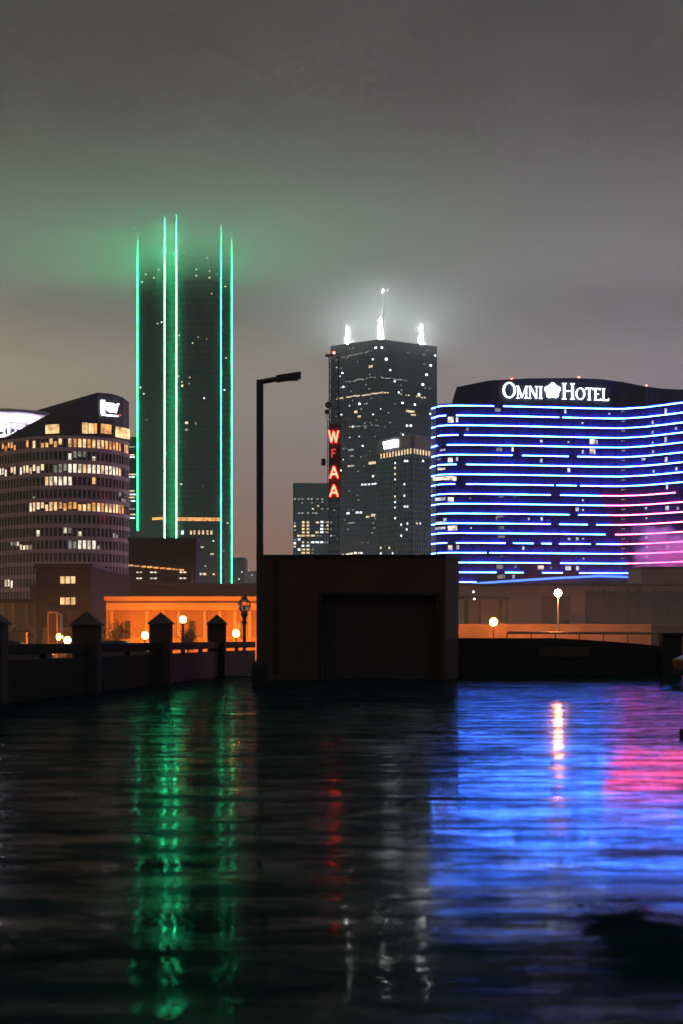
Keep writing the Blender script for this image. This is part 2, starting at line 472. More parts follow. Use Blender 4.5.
bl = ['low concrete parapet with top rail running off the left edge of the photo',
      'low concrete parapet with top rail in front of the twin bright orange lamps',
      'low concrete parapet with top rail between the second and third capped posts from the left',
      'low concrete parapet with top rail below the lit round globe lamp',
      'low concrete parapet with top rail below the ornate lamp beside the shed']
for k, (a, b) in enumerate(zip(ends, ends[1:])):
    tg = (b - a).normalized(); L_ = (b - a).length
    s0 = W / 2 + .01 if k > 0 else 0; s1 = W / 2 + .01 if k < 4 else 0
    p0 = a + tg * s0; p1 = b - tg * s1; mid = (p0 + p1) / 2; ln = (p1 - p0).length; ang = math.atan2(tg.y, tg.x)
    t = thing('parapet', bl[k], 'parapet', (mid.x, mid.y, 0), 'parapet stretches along the left side of the deck')
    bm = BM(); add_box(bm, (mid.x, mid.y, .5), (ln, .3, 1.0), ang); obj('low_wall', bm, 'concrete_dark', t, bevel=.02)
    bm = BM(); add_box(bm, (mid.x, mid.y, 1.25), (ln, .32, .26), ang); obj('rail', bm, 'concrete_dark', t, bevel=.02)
    ns = max(2, int(ln / 2.6))
    for i in range(1, ns):
        bm = BM(); q = p0 + tg * (ln * i / ns); add_box(bm, (q.x, q.y, 1.06), (.12, .14, .12), ang); obj('spacer', bm, 'concrete_dark', t)

# stair shed in the middle
t = thing('stair_shed', 'dark flat-roofed concrete shed with a wide recessed shutter at the far edge of the deck', 'shed', (.3, 53, 0))
zt = Z(557.5, 52)
fl, fr = P(258, 52.0), P(445.5, 52.0); sr = P(458.5, 54.2)
d0, d1 = P(322, 52.0), P(437, 52.0)
zd = Z(596, 52)
bm = BM()
yb = 56.6
# wall with a real recess: left pier, right pier, lintel
add_prism(bm, [(fl.x, 52.0), (d0.x, 52.0), (d0.x, 53.1), (d0.x, yb), (fl.x, yb)], 0, zt)
add_prism(bm, [(d1.x, 52.0), (fr.x, 52.0), (sr.x, 54.2), (sr.x, yb), (d1.x, yb)], 0, zt)
add_prism(bm, [(d0.x, 52.0), (d1.x, 52.0), (d1.x, yb), (d0.x, yb)], zd, zt)
obj('wall', bm, 'shed', t)
bm = BM(); add_prism(bm, [(fl.x - .06, 51.94), (fr.x + .02, 51.94), (sr.x + .07, 54.2), (sr.x + .07, yb + .06), (fl.x - .06, yb + .06)], zt + .002, zt + .10); obj('roof', bm, 'concrete_dark', t)
bm = BM()
wsh = d1.x - d0.x
nsl = 24
for i in range(nsl):
    h = zd / nsl
    add_box(bm, ((d0.x + d1.x) / 2, 53.0 + (.01 if i % 2 else 0), h * (i + .5)), (wsh - .01, .06, h * .93))
add_box(bm, ((d0.x + d1.x) / 2, 53.08, zd / 2), (wsh - .02, .04, zd - .02))
obj('shutter', bm, 'shutter', t)
bm = BM()
add_box(bm, (d0.x - .06, 51.96, zd / 2 + .06), (.12, .07, zd + .12)); add_box(bm, (d1.x + .06, 51.96, zd / 2 + .06), (.12, .07, zd + .12)); add_box(bm, ((d0.x + d1.x) / 2, 51.955, zd + .06), (wsh, .07, .12))
obj('frame', bm, 'concrete_dark', t)
bm = BM(); add_prism(bm, [(fl.x + .55, 51.97), (fl.x + .75, 51.97), (fl.x + .75, 51.999), (fl.x + .55, 51.999)], .2, zt - .1); obj('downpipe', bm, 'concrete_dark', t)

# tall street lamp in front of the shed's left corner
c = P(260, 46.0)
t = thing('street_lamp', 'tall unlit black square-armed street lamp at the left corner of the shed', 'street lamp', (c.x, c.y, 0))
zt2 = Z(380, 46.0)
bm = BM(); add_prism(bm, [(c.x - .11, c.y - .11), (c.x + .11, c.y - .11), (c.x + .11, c.y + .11), (c.x - .11, c.y + .11)], .75, zt2); obj('pole', bm, 'black_metal', t, bevel=.015)
bm = BM(); add_lathe(bm, (c.x, c.y, 0), [(.28, .006), (.28, .62), (.24, .75), (.15, .78)], 20); obj('base', bm, 'concrete_dark', t)
e = P(301, 46.0); za, zb2 = Z(380, 46), Z(374.5, 46)
bm = BM(); add_beam(bm, (c.x - .08, c.y, za - .08), (e.x - .75, c.y, zb2 - .14), .085, 4); obj('arm', bm, 'black_metal', t)
bm = BM()
hx0, hx1 = e.x - .8, e.x
for x0_, x1_, th in ((hx0, hx1, .13),):
    v = []
    for x, z in ((x0_, zb2 - .12), (x1_, zb2 + .0)):
        for yy in (-.16, .16):
            for zz in (-th, th * .6):
                v.append(bm.verts.new((x, c.y + yy, z + zz)))
    for f in ((0, 1, 3, 2), (4, 6, 7, 5), (0, 4, 5, 1), (2, 3, 7, 6), (1, 5, 7, 3), (0, 2, 6, 4)):
        bm.faces.new([v[i] for i in f])
obj('lamp_head', bm, 'black_metal', t, bevel=.02)
bm = BM(); add_box(bm, (e.x - .3, c.y, zb2 - .19), (.4, .2, .02)); obj('lens', bm, 'grey_metal', t)

# right parapet
t = thing('parapet', 'dark solid parapet wall with recessed panel to the right of the shed', 'parapet', (8, 57.6, 0), None)
a, b = P(452, 58.0), P(662, 58.0)
pts = [(452, 638), (555, 638.2), (585, 639.8), (620, 642.3), (645, 644.5), (661, 646)]
bm = BM()
front = [(P(px, 58.0).x, Z(py, 58.0)) for px, py in pts]
x0p, x1p = P(538, 58).x, P(589, 58).x
poly = [(front[0][0], 0)] + [(front[-1][0], 0)] + front[::-1]
lo = [bm.verts.new((x, 57.8, z)) for x, z in poly]; hi = [bm.verts.new((x, 58.15, z)) for x, z in poly]
n_ = len(poly)
bm.faces.new(lo); bm.faces.new(hi[::-1])
for i in range(n_):
    j = (i + 1) % n_; bm.faces.new((lo[j], lo[i], hi[i], hi[j]))
bmesh.ops.recalc_face_normals(bm, faces=bm.faces[:])
obj('low_wall', bm, 'concrete_dark', t)
bm = BM(); add_box(bm, ((x0p + x1p) / 2, 57.78, (Z(647, 57.8) + Z(657, 57.8)) / 2), (x1p - x0p, .03, .4)); obj('panel', bm, 'concrete', t, bevel=.01)
c = P(670.5, 57.4)
t = thing('pillar', 'square dark concrete pillar at the right end of the parapet', 'pillar', (c.x, c.y, 0))
bm = BM(); add_box(bm, (c.x, c.y, Z(636, 57) / 2), (.78, .7, Z(636, 57))); obj('shaft', bm, 'concrete_dark', t, bevel=.03)
bm = BM(); add_box(bm, (c.x, c.y, Z(636, 57) + .06), (.86, .78, .12)); obj('cap', bm, 'concrete_dark', t, bevel=.02)

# ================================================================== CARS
def car(label, x, y, rot, paint, group=None, sc=1.):
    t = thing('parked_car', label, 'car', (x, y, 0), group)
    R = Matrix.Translation((x, y, 0)) @ Matrix.Rotation(rot, 4, 'Z') @ Matrix.Scale(sc, 4)
    def body(prof, w, w2, name, mat, bev=.06):
        bm = BM(); n = len(prof)
        A = [bm.verts.new(R @ Vector((px_, -(w2 if z > .95 else w) / 2, z))) for px_, z in prof]
        B = [bm.verts.new(R @ Vector((px_, (w2 if z > .95 else w) / 2, z))) for px_, z in prof]
        bm.faces.new(A); bm.faces.new(B[::-1])
        for i in range(n):
            j = (i + 1) % n; bm.faces.new((A[j], A[i], B[i], B[j]))
        bmesh.ops.recalc_face_normals(bm, faces=bm.faces[:])
        return obj(name, bm, mat, t, bevel=bev)
    body([(-2.2, .32), (2.15, .30), (2.2, .62), (2.05, .80), (1.05, .93), (-1.9, .95), (-2.18, .85)], 1.78, 1.7, 'body', paint)
    body([(-1.85, .93), (1.0, .91), (.35, 1.36), (-.1, 1.44), (-1.0, 1.44), (-1.55, 1.32)], 1.62, 1.36, 'cabin', 'dark_glass', .05)
    body([(.28, 1.40), (-.1, 1.47), (-1.0, 1.47), (-1.5, 1.34), (-1.0, 1.42), (-.1, 1.42)], 1.3, 1.34, 'roof', paint, .01)
    for sx in (-1.35, 1.35):
        for sy in (-.82, .82):
            bm = BM()
            add_beam(bm, R @ Vector((sx, sy - .1, .32)), R @ Vector((sx, sy + .1, .32)), .32 * sc, 20); w_ = obj('wheel', bm, 'rubber', t)
            bm = BM()
            s_ = 1 if sy > 0 else -1
            add_beam(bm, R @ Vector((sx, sy + s_ * .08, .32)), R @ Vector((sx, sy + s_ * .112, .32)), .19 * sc, 12); r_ = obj('rim', bm, 'grey_metal', None)
            r_.parent = w_
            w_.matrix_parent_inverse = Matrix.Translation(-Vector(t.location))
    for sy in (-.68, .68):
        bm = BM(); add_box(bm, R @ Vector((-2.19, sy, .72)), (.06 * sc, .3 * sc, .16 * sc), rot); obj('taillight', bm, 'tail', t)
        bm = BM(); add_box(bm, R @ Vector((2.14, sy, .66)), (.06 * sc, .34 * sc, .13 * sc), rot); obj('headlight', bm, 'grey_metal', t)
    bm = BM(); add_box(bm, R @ Vector((-2.23, 0, .45)), (.05 * sc, 1.6 * sc, .16 * sc), rot); obj('bumper', bm, 'black_metal', t)
    return t
car('dark red car cut by the right edge of the photo, parked beside the pillar', 13.25, 46.5, math.radians(8), 'car_paint')
car('dark parked car in front of the low orange wall at the left edge', P(15, 78).x, 78, math.radians(4), 'car_dark', sc=.98)
car('dark parked car seen over the parapet beside the second capped post', P(122, 80).x, 80, math.radians(-4), 'car_dark', sc=.97)
c = P(683.5, 21.7)
bm = BM(); add_prism(bm, [(c.x - .05, c.y - .1), (c.x + 1.7, c.y - .1), (c.x + 1.7, c.y + .1), (c.x - .05, c.y + .1)], .006, .13)
tag(obj('wheel_stop', bm, 'rubber', bevel=.03), 'low black rubber wheel stop at the right edge of the wet deck', 'wheel stop')

# ================================================================== LOW BUILDINGS LEFT
def block(name, label, cat, px0, px1, d, ytop, depth, mat, skew=0., group=None, trim=None, th=.5, z0=0):
    """rectangular building; front between two bearings at depth d (right end d+skew)"""
    a, b = P(px0, d), P(px1, d + skew)
    tg = (b - a).normalized(); n = Vector((-tg.y, tg.x, 0))
    if n.y < 0: n = -n
    zt_ = Z(ytop, d)
    t_ = thing(name, label, cat, ((a.x + b.x) / 2, (a.y + b.y) / 2, z0), group)
    bm_ = BM(); add_prism(bm_, [a, b, b + n * depth, a + n * depth], z0, zt_); obj('wall', bm_, mat, t_)
    if trim:
        bm_ = BM(); o_ = .12
        add_prism(bm_, [a - tg * o_ - n * o_, b + tg * o_ - n * o_, b + tg * o_ + n * (depth + o_), a - tg * o_ + n * (depth + o_)], zt_ + .002, zt_ + th)
        obj('roof', bm_, trim, t_)
    return t_, Path([a, b]), zt_

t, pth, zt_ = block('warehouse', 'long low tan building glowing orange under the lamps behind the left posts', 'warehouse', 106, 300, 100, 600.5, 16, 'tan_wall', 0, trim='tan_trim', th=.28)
for px in (112, 147, 163, 179, 205, 220, 235, 250):
    bm = BM(); add_pane(bm, pth, px, 0, zt_ - .75, .22, 0.002, .12); obj('pilaster', bm, 'tan_trim', t)
bm = BM()
h = pth.hit(106.5); h2 = pth.hit(299)
mid = (h[0] + h2[0]) / 2; tg = h[1]
add_box(bm, mid + h[2] * .1 + Vector((0, 0, zt_ - .42)), ((h2[0] - h[0]).length, .2, .5), math.atan2(tg.y, tg.x)); obj('cornice', bm, 'tan_trim', t)
M['tan_panel'] = surface('mottled_brown_panel', (.24, .13, .06), .9, .4, .6, bump=.3)  # mottled brown-tan panels, darker than the wall and trim
pls = (112, 147, 163, 179, 205, 220, 235, 250, 299)
for xa, xb in zip(pls, pls[1:]):
    pane_at(pth, (xa + xb) / 2, 622, xb - xa - 4.2, 30, 'tan_panel', t, 'panel', off=.004, t=.05)
for px in (128, 192, 243):
    pane_at(pth, px, 630, 5, 18, 'shutter', t, 'door', off=.06)

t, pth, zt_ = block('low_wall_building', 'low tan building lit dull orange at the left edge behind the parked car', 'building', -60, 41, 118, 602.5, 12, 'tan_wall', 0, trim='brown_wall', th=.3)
for px in (-20, 3, 14, 27):
    bm = BM(); add_pane(bm, pth, px, 0, zt_ - .1, .25, .002, .15); obj('pilaster', bm, 'tan_trim', t)
# low orange garden wall in front
t = thing('garden_wall', 'knee-high orange wall in front of the low tan building at the left edge', 'wall', (P(0, 84).x, 84, 0))
a, b = P(-50, 84), P(26, 84)
bm = BM(); add_prism(bm, [a, b, b + Vector((0, .4, 0)), a + Vector((0, .4, 0))], 0, Z(632, 84)); obj('wall', bm, 'tan_wall', t)

t, pth, zt_ = block('brown_building', 'plain dark brown block with two lit windows one above the other', 'building', 36, 91, 112, 567.5, 20, 'brown_wall', 0, trim='precast_dark', th=.3)
for (px, py, w_) in ((68, 580, 16), (68, 601, 16)):
    o = pane_at(pth, px, py, w_, 7.5, 'warm', t, 'window', off=.02, t=.05)
    q, tg, n = pth.hit(px)
    bm = BM()
    for k in range(4):
        add_box(bm, q + tg * ((k - 1.5) * w_ / 3 / F * 112) + n * .11 + Vector((0, 0, Z(py, 112))), (.07, .08, .62), math.atan2(tg.y, tg.x))
    for zz in (-4, 4):
        add_box(bm, q + n * .115 + Vector((0, 0, Z(py + zz, 112))), (1.36, .1, .07), math.atan2(tg.y, tg.x))
    obj('window_frame', bm, 'black_metal', t)
bm = BM(); add_box(bm, pth.hit(62)[0] + Vector((0, -1.4, 1.2)), (2.0, 2.6, 2.4)); obj('porch', bm, 'tan_wall', t)
t, pth, zt_ = block('service_block', 'long flat brown building behind the orange warehouse roofline', 'building', 30, 320, 150, 585.5, 20, 'brown_wall', 0, trim='precast_dark', th=.25)
for px in (176, 190, 222):
    q, tg, n = pth.hit(px); bm = BM(); add_beam(bm, q + Vector((0, 2, zt_)), q + Vector((0, 2, zt_ + 1.7)), .1); obj('vent_pipe', bm, 'grey_metal', t)

# garage with lit decks
t, pth, zt_ = block('parking_garage', 'dark parking garage with rows of small lights on its decks below the green tower', 'garage', 128.6, 196, 262, 541, 7, 'garage', 0, trim='precast_dark', th=.6)
for k in range(9):
    px = 131 + k * 6.3; pane_at(pth, px, 565.5 + k * .55, 5.0, 1.6, 'orange_w' if k > 1 else 'warm', t)
for py in (572.3, 578.3, 584.3):
    for px, w_ in ((137.5, 1.6), (140.8, 2.6), (151.5, 2.4), (155.3, 2.8), (181, 2.4), (185, 2.8)):
        pane_at(pth, px, py, w_, 1.3, 'white_w', t, 'deck_light')
bm = BM()
for py in (553, 560, 575.3, 581.3, 587.3):
    q0, tg, n = pth.hit(129); q1 = pth.hit(193)[0]
    add_box(bm, (q0 + q1) / 2 + n * .12 + Vector((0, 0, Z(py, 260))), ((q1 - q0).length, .24, .5), math.atan2(tg.y, tg.x))
obj('deck_edge', bm, 'brown_wall', t)

# ================================================================== LEFT ROUND OFFICE BUILDING
LP = [(-90, 474), (-50, 463), (-15, 452), (5, 445), (18, 441), (35, 436.5), (56, 434.5), (78, 435), (98, 437.5), (113, 441.5), (123, 446), (129, 452)]
lpts = [P(px, d) for px, d in LP]
lpath = Path(lpts)
t = thing('office_building', 'curved pinkish office building with slanted roof and many lit windows at the left', 'building', (lpts[6].x, 450, 0))
OB = t
back = [P(128.5, 485), P(-90, 520)]
top = {-90: 440, -50: 440, -15: 439, 5: 437.5, 18: 430.5, 35: 421.5, 56: 410.5, 78: 401, 98: 392.5, 113: 394, 123: 397.5, 129: 402}
bm = BM()
zr = [Z(top[px], d) for px, d in LP]
pl = lpts + back
lo = [bm.verts.new((p.x, p.y, 0)) for p in pl]
hi = [bm.verts.new((p.x, p.y, z)) for p, z in zip(pl, zr + [zr[-1] - 3, zr[0]])]
for i in range(len(pl)):
    j = (i + 1) % len(pl); bm.faces.new((lo[i], lo[j], hi[j], hi[i]))
# roof strips toward the back edge
bmesh.ops.triangle_fill(bm, use_beauty=True, use_dissolve=False, edges=[e_ for e_ in bm.edges if e_.verts[0] in hi and e_.verts[1] in hi])
bmesh.ops.recalc_face_normals(bm, faces=bm.faces[:])
obj('wall', bm, 'precast_dark', t)
# rear roof wedge seen above the slanted edge
bm = BM()
fa = [P(26, 470), P(60, 470), P(98, 462)]
zz = [Z(413.5, 470), Z(403.5, 470), Z(392.3, 462)]
add_prism(bm, [fa[0], fa[1], fa[2], P(98, 484), P(60, 484), P(26, 484)], 20, zz + [zz[2], zz[1], zz[0]])
obj('roof', bm, 'precast_dark', t)
rowz = [Z(443 + 12.7 * k, 435) for k in range(13)]
hh = 1.32
# spandrel bands (one continuous ring per floor)
def band(path, px0, px1, z0, z1, off, th, step=3):
    """strip following a facade between two bearings"""
    bm_ = BM(); n = max(2, int(abs(px1 - px0) / step)); ring = []
    for i in range(n + 1):
        h_ = path.hit(lerp(px0, px1, i / n))
        if not h_: continue
        q_, tg_, nn = h_
        ring.append([bm_.verts.new(q_ + nn * o_ + Vector((0, 0, z_))) for o_, z_ in ((off, z0), (off + th, z0), (off + th, z1), (off, z1))])
    for a_, b_ in zip(ring, ring[1:]):
        for k_ in range(4):
            bm_.faces.new((a_[k_], a_[(k_ + 1) % 4], b_[(k_ + 1) % 4], b_[k_]))
    bm_.faces.new(ring[0]); bm_.faces.new(ring[-1][::-1])
    bmesh.ops.recalc_face_normals(bm_, faces=bm_.faces[:])
    return bm_
for k in range(13):
    z1 = rowz[k] - hh; z0 = (rowz[k + 1] + hh) if k < 12 else 0
    if z1 > z0:
        obj('spandrel', band(lpath, -89, 128.8, z0, z1, .0, .35, 4), 'precast', t)
obj('spandrel', band(lpath, -89, 128.8, rowz[0] + hh, rowz[0] + hh + .9, .0, .35, 4), 'precast', t)
# window columns
cols = []
px = 128.0
s_acc = 0
# equal steps along the facade
tot = []
for a_, b_ in zip(lpts, lpts[1:]):
    tot.append((b_ - a_).length)
Ltot = sum(tot); pitch = 1.46; ncol = int(Ltot / pitch)
def at_s(s):
    for (a_, b_), l_ in zip(zip(lpts, lpts[1:]), tot):
        if s <= l_:
            tg_ = (b_ - a_).normalized(); q_ = a_ + tg_ * s
            n_2 = Vector((tg_.y, -tg_.x, 0))
            if n_2.dot(q_) > 0: n_2 = -n_2
            return q_, tg_, n_2
        s -= l_
    return None
lit = {0: [(2, 16, 'orange_w', .7), (25, 31, 'orange_w', .8), (33, 37, 'warm', .9), (40, 49, 'warm', .6), (51, 62, 'warm', .7), (66, 100, 'warm', 1), (100, 129, 'warm', 1)],
       1: [(63.5, 71, 'white_w', .8), (74, 85, 'dim_w', .7), (92, 98, 'white_w', .5)],
       2: [(0, 9, 'white_w', .9), (11, 18, 'white_w', .8), (20, 44, 'white_w', .85), (54, 67, 'dim_w', .9), (67.5, 122, 'white_w', 1)],
       3: [(44, 71, 'white_w', .95), (90.5, 94, 'warm', .9)],
       4: [(34, 38, 'dim_w', .3), (119, 129, 'dim_w', .4)],
       5: [(29, 36, 'white_w', 1), (38, 48, 'white_w', .8), (48, 57, 'white_w', 1), (59, 76, 'orange_w', .8), (77, 90, 'warm', .8), (90, 123, 'warm', 1)],
       7: [(38, 42, 'white_w', .7), (48, 51, 'dim_w', .7), (61, 66, 'white_w', .8), (67, 71, 'dim_w', .6), (72, 80, 'white_w', .6), (86, 88, 'dim_w', .5), (112, 118, 'dim_w', .5)],
       8: [(12, 16, 'dim_w', .5), (18, 29, 'white_w', .6), (30, 33, 'dim_w', .5), (69, 77, 'dim_w', .9), (79.5, 95, 'white_w', 1.05), (96, 99, 'dim_w', .4)],
       9: [(61.5, 65, 'white_w', .7)],
       11: [(6, 15, 'white_w', .9)]}
darkbm = BM(); cnt = 0; extra = {}
bmcol = BM()
for ci in range(ncol):
    s = (ci + .5) * pitch
    r_ = at_s(s)
    if not r_: continue
    q, tg, n = r_
    ang = math.atan2(tg.y, tg.x)
    pxq = CX + q.x / q.y * F
    for k in range(12):
        hit_ = None
        for a_, b_, m_, f_ in lit.get(k, []):
            if a_ <= pxq <= b_: hit_ = (m_, f_)
        if hit_ and random.random() < .05 and k not in (2,): hit_ = None
        if hit_ and pxq < -1: hit_ = None
        z = rowz[k]
        if hit_:
            m_, f_ = hit_
            ff = min(1, f_ * random.uniform(.8, 1.1)) if f_ < .95 else 1.
            hgt_ = 2 * hh * ff
            if m_ == 'warm' and random.random() < .3: m_ = 'orange_w'
            if m_ == 'white_w' and random.random() < .22: m_ = 'warm'
            zc = z + (hh - hgt_ / 2) * (1 if random.random() < .5 else -1) * (1 if f_ < .95 else 0)
            cnt += 1
            if cnt <= 98:
                pane('lit_window', m_, t, q + n * .10 + Vector((0, 0, zc)), .92, hgt_ - .02, .1, ang)
            else:
                extra.setdefault(m_, BM()); add_box(extra[m_], q + n * .10 + Vector((0, 0, zc)), (.92, .1, hgt_ - .02), ang)
        if not hit_ or hgt_ < 2 * hh * .9:
            add_box(darkbm, q + n * .04 + Vector((0, 0, z)), (.90, .07, 2 * hh - .02), ang)
    # fin between the windows
    q2, tg2, n2 = at_s(min(Ltot - .01, s + pitch / 2))
    add_box(bmcol, q2 + n2 * .14 + Vector((0, 0, (rowz[0] + hh) / 2)), (.38, .26, rowz[0] + hh), math.atan2(tg2.y, tg2.x))
obj('fin', bmcol, 'precast', t)['kind'] = 'stuff'
o = obj('dark_window', darkbm, 'dark_glass', t); o['kind'] = 'stuff'
for m_, b_ in extra.items():
    o = obj('lit_window_row', b_, m_, t); o['kind'] = 'stuff'
for px, py, w_, h_, m_ in ((52.5, 429, 14, 9, 'warm'), (84.8, 428, 5.4, 11, 'warm'), (91, 428.5, 5, 10, 'warm'), (95.5, 428.5, 2.4, 10, 'orange_w'), (106, 429, 10.5, 9.5, 'orange_w'), (122.5, 433, 10, 10.5, 'warm')):
    pane_at(lpath, px, py, w_, h_, m_, t, 'upper_window')
# logo on the dark top: bar, ribbon, underline
q, tg, n = lpath.hit(108)
def flat_poly(path, pts_, mat, parent, name, off=.25, th=.25):
    bm_ = BM(); A = []; B = []
    for px_, py_ in pts_:
        q_, tg_, nn = path.hit(px_)
        A.append(bm_.verts.new(q_ + nn * off + Vector((0, 0, Z(py_, q_.y)))))
        B.append(bm_.verts.new(q_ + nn * (off + th) + Vector((0, 0, Z(py_, q_.y)))))
    n3 = len(A)
    bm_.faces.new(A); bm_.faces.new(B[::-1])
    for i_ in range(n3):
        j_ = (i_ + 1) % n3; bm_.faces.new((A[i_], A[j_], B[j_], B[i_]))
    bmesh.ops.recalc_face_normals(bm_, faces=bm_.faces[:])
    bmesh.ops.triangulate(bm_, faces=bm_.faces[:])
    return obj(name, bm_, mat, parent)
t2 = thing('logo_sign', 'glowing white bar-and-ribbon emblem on the dark top of the curved office building', 'sign', tuple(q + n * .5 + Vector((0, 0, Z(408, q.y)))))
zz_ = lambda pts_: [(90 + x / 15.18, 390 + y / 15.18) for x, y in pts_]
flat_poly(lpath, zz_([(152, 155), (214, 155), (214, 385), (170, 392), (152, 340)]), 'emblem', t2, 'emblem_bar')
flat_poly(lpath, zz_([(222, 195), (300, 200), (345, 205), (385, 245), (400, 205), (428, 208), (400, 270), (385, 350), (330, 340), (280, 335), (222, 285)]), 'emblem', t2, 'emblem_ribbon')
flat_poly(lpath, zz_([(222, 372), (410, 388), (410, 408), (222, 394)]), 'emblem', t2, 'emblem_underline')
flat_poly(lpath, zz_([(414, 368), (462, 374), (458, 396), (414, 396)]), 'neon_dim', t2, 'emblem_tip')

# white disc canopy on the sloping roof
c = P(8, 462); zc = Z(418, 462)
t = thing('roof_canopy', 'floodlit white disc-shaped roof canopy on slanted roof of the curved office building', 'canopy', (c.x, c.y, zc - 8))
bm = BM()
add_lathe(bm, (c.x, c.y, zc), [(1, -2.2), (5, -2.1), (9, -1.5), (13.5, -.3), (15.5, .35), (15.3, .7), (10, 1.0), (1, 1.1)], 40)
obj('disc', bm, 'canopy', t, smooth=True)
bm = BM()
for a_ in range(8):
    th_ = a_ / 8 * 2 * math.pi + .2; r_ = 6.5
    add_beam(bm, (c.x + r_ * math.cos(th_), c.y + r_ * .8 * math.sin(th_), zc - 9.5), (c.x + (r_ + .8) * math.cos(th_), c.y + (r_ + .8) * .8 * math.sin(th_), zc - 1.9), .35, 8)
obj('column', bm, 'canopy', t)
bm = BM(); add_lathe(bm, (c.x, c.y, zc), [(5.4, -10), (5.4, -7), (5.2, -6.8), (5.2, -3.5), (5.4, -3.3), (5.4, -2.2)], 20); obj('drum', bm, 'canopy', t)
bm = BM()
for k in range(10):
    a_ = -math.pi * k / 9
    add_box(bm, (c.x + 5.32 * math.cos(a_), c.y + 5.32 * math.sin(a_), zc - 5.1), (.1, 1.0, 1.8), a_)
obj('drum_window', bm, 'dark_glass', t)
for k, a_ in enumerate((-2.9, -2.2, -1.57, -.9, -.25)):
    bm = BM(); add_ball(bm, (c.x + 9.6 * math.cos(a_), c.y + 9.6 * math.sin(a_), zc - 5.2), .45, sub=1); obj('floodlight', bm, 'violet_flood', t)
bm = BM(); add_beam(bm, (c.x + 14.5, c.y - 4, zc - .5), (c.x + 19.5, c.y - 6, zc + .5), .5, 6); obj('fin', bm, 'canopy', t)

# ================================================================== GREEN TUBE TOWER
t = thing('skyscraper', 'very tall dark tower outlined by green light tubes, its top lost in the cloud', 'skyscraper', (P(185, 940).x, 940, 0))
bp_ = [P(138, 936), P(164.6, 922), P(165.5, 930), P(176, 929), P(176.4, 919), P(221, 921), P(221.7, 930), P(232, 936)]
ztop = Z(203, 920)
bm = BM(); add_prism(bm, bp_ + [P(229, 982), P(145, 984)], 0, ztop); obj('facade', bm, 'bank_glass', t)
bm = BM(); add_prism(bm, [P(150, 935), P(218, 935), P(216, 975), P(152, 975)], ztop + .01, ztop + 5); obj('roof', bm, 'bank_glass', t)
for px, d, y0, y1 in ((137.6, 935.6, 236, 530), (164.8, 921.2, 222, 540), (176.3, 918.4, 220, 540), (221.2, 920.5, 230, 600), (231.8, 935.4, 238, 600)):
    q = P(px, d); bm = BM()
    add_box(bm, (q.x, q.y - .3, (Z(y0, 930) + Z(y1, 930)) / 2), (.46 if 150 < px < 200 else .34, .5, Z(y0, 930) - Z(y1, 930)))
    obj('light_tube', bm, 'green_tube' if 150 < px < 200 else 'green_edge', t)
bpath = Path(bp_)
bm = band(bpath, 177.2, 220, Z(521, 920), Z(517.6, 920), .2, .5, 5); obj('light_band', bm, 'orange_w', t)
bm = band(bpath, 153, 164, Z(520.5, 930), Z(518, 930), .2, .5, 5); obj('light_band', bm, 'orange_w', t)
for k, px in enumerate((182.5, 191, 194.5, 199, 203, 207.5, 211.5)):
    pane_at(bpath, px, 532.5, 1.9 if k else 2.4, 4, 'far_warm' if k else 'far_white', t, off=.2, t=.3)
zb = lambda x, y: (120 + x / 4.88, 180 + y / 4.88)
for x, y in ((312, 294), (312, 357), (425, 380), (372, 436), (372, 468), (190, 438), (128, 460), (168, 478), (110, 498), (437, 445), (437, 478), (512, 520)):
    px, py = zb(x, y); pane_at(bpath, px, py, 2.0 if x in (425,) else 1.5, 1.3, 'far_warm', t, off=.2, t=.3)
zb = lambda x, y: (110 + x / 4.453, 190 + y / 4.453)
for x, y, s_ in ((213, 595, 1.2), (232, 589, 1.2), (308, 648, 1.3), (368, 682, 1.2), (430, 663, 1), (515, 748, 1.2), (305, 830, 1.3), (355, 835, 1.4), (320, 855, 1.4), (322, 872, 2.1), (352, 862, 1.2), (419, 927, 1.7), (508, 890, 1.4), (152, 908, 1.3), (137, 880, 1.5), (453, 462, 1.2), (393, 655, 1)):
    px, py = zb(x, y); pane_at(bpath, px, py, s_, s_, 'far_white' if x in (232, 419, 508, 152) else 'far_warm', t, off=.2, t=.3)
zb = lambda x, y: (110 + x / 4.453, 400 + y / 4.453)
for x, y, w_, h_, m_ in ((341, 102, 5.5, 4, 'far_warm'), (341, 133, 5, 4, 'far_dim'), (382, 105, 2.5, 5, 'far_dim'), (317, 375, 3, 2, 'far_warm'), (413, 384, 1.6, 1.6, 'far_dim'), (410, 655, 6, 1.6, 'far_warm'), (455, 686, 6, 2, 'far_warm'), (420, 775, 7, 4, 'far_warm'), (402, 775, 4, 4, 'far_white'), (462, 775, 3, 3, 'far_warm'), (522, 548, 2.6, 2, 'far_warm'), (505, 672, 3, 2, 'far_dim'), (460, 628, 2, 1.6, 'far_white'), (165, 88, 2, 1.5, 'far_dim'), (425, 740, 1.3, 1.3, 'far_white'), (445, 838, 3, 1.4, 'far_white'), (510, 840, 5, 1.6, 'far_white')):
    px, py = zb(x, y); pane_at(bpath, px, py, w_ / 2.2 + .6, h_ / 2.2 + .4, m_, t, off=.2, t=.3)

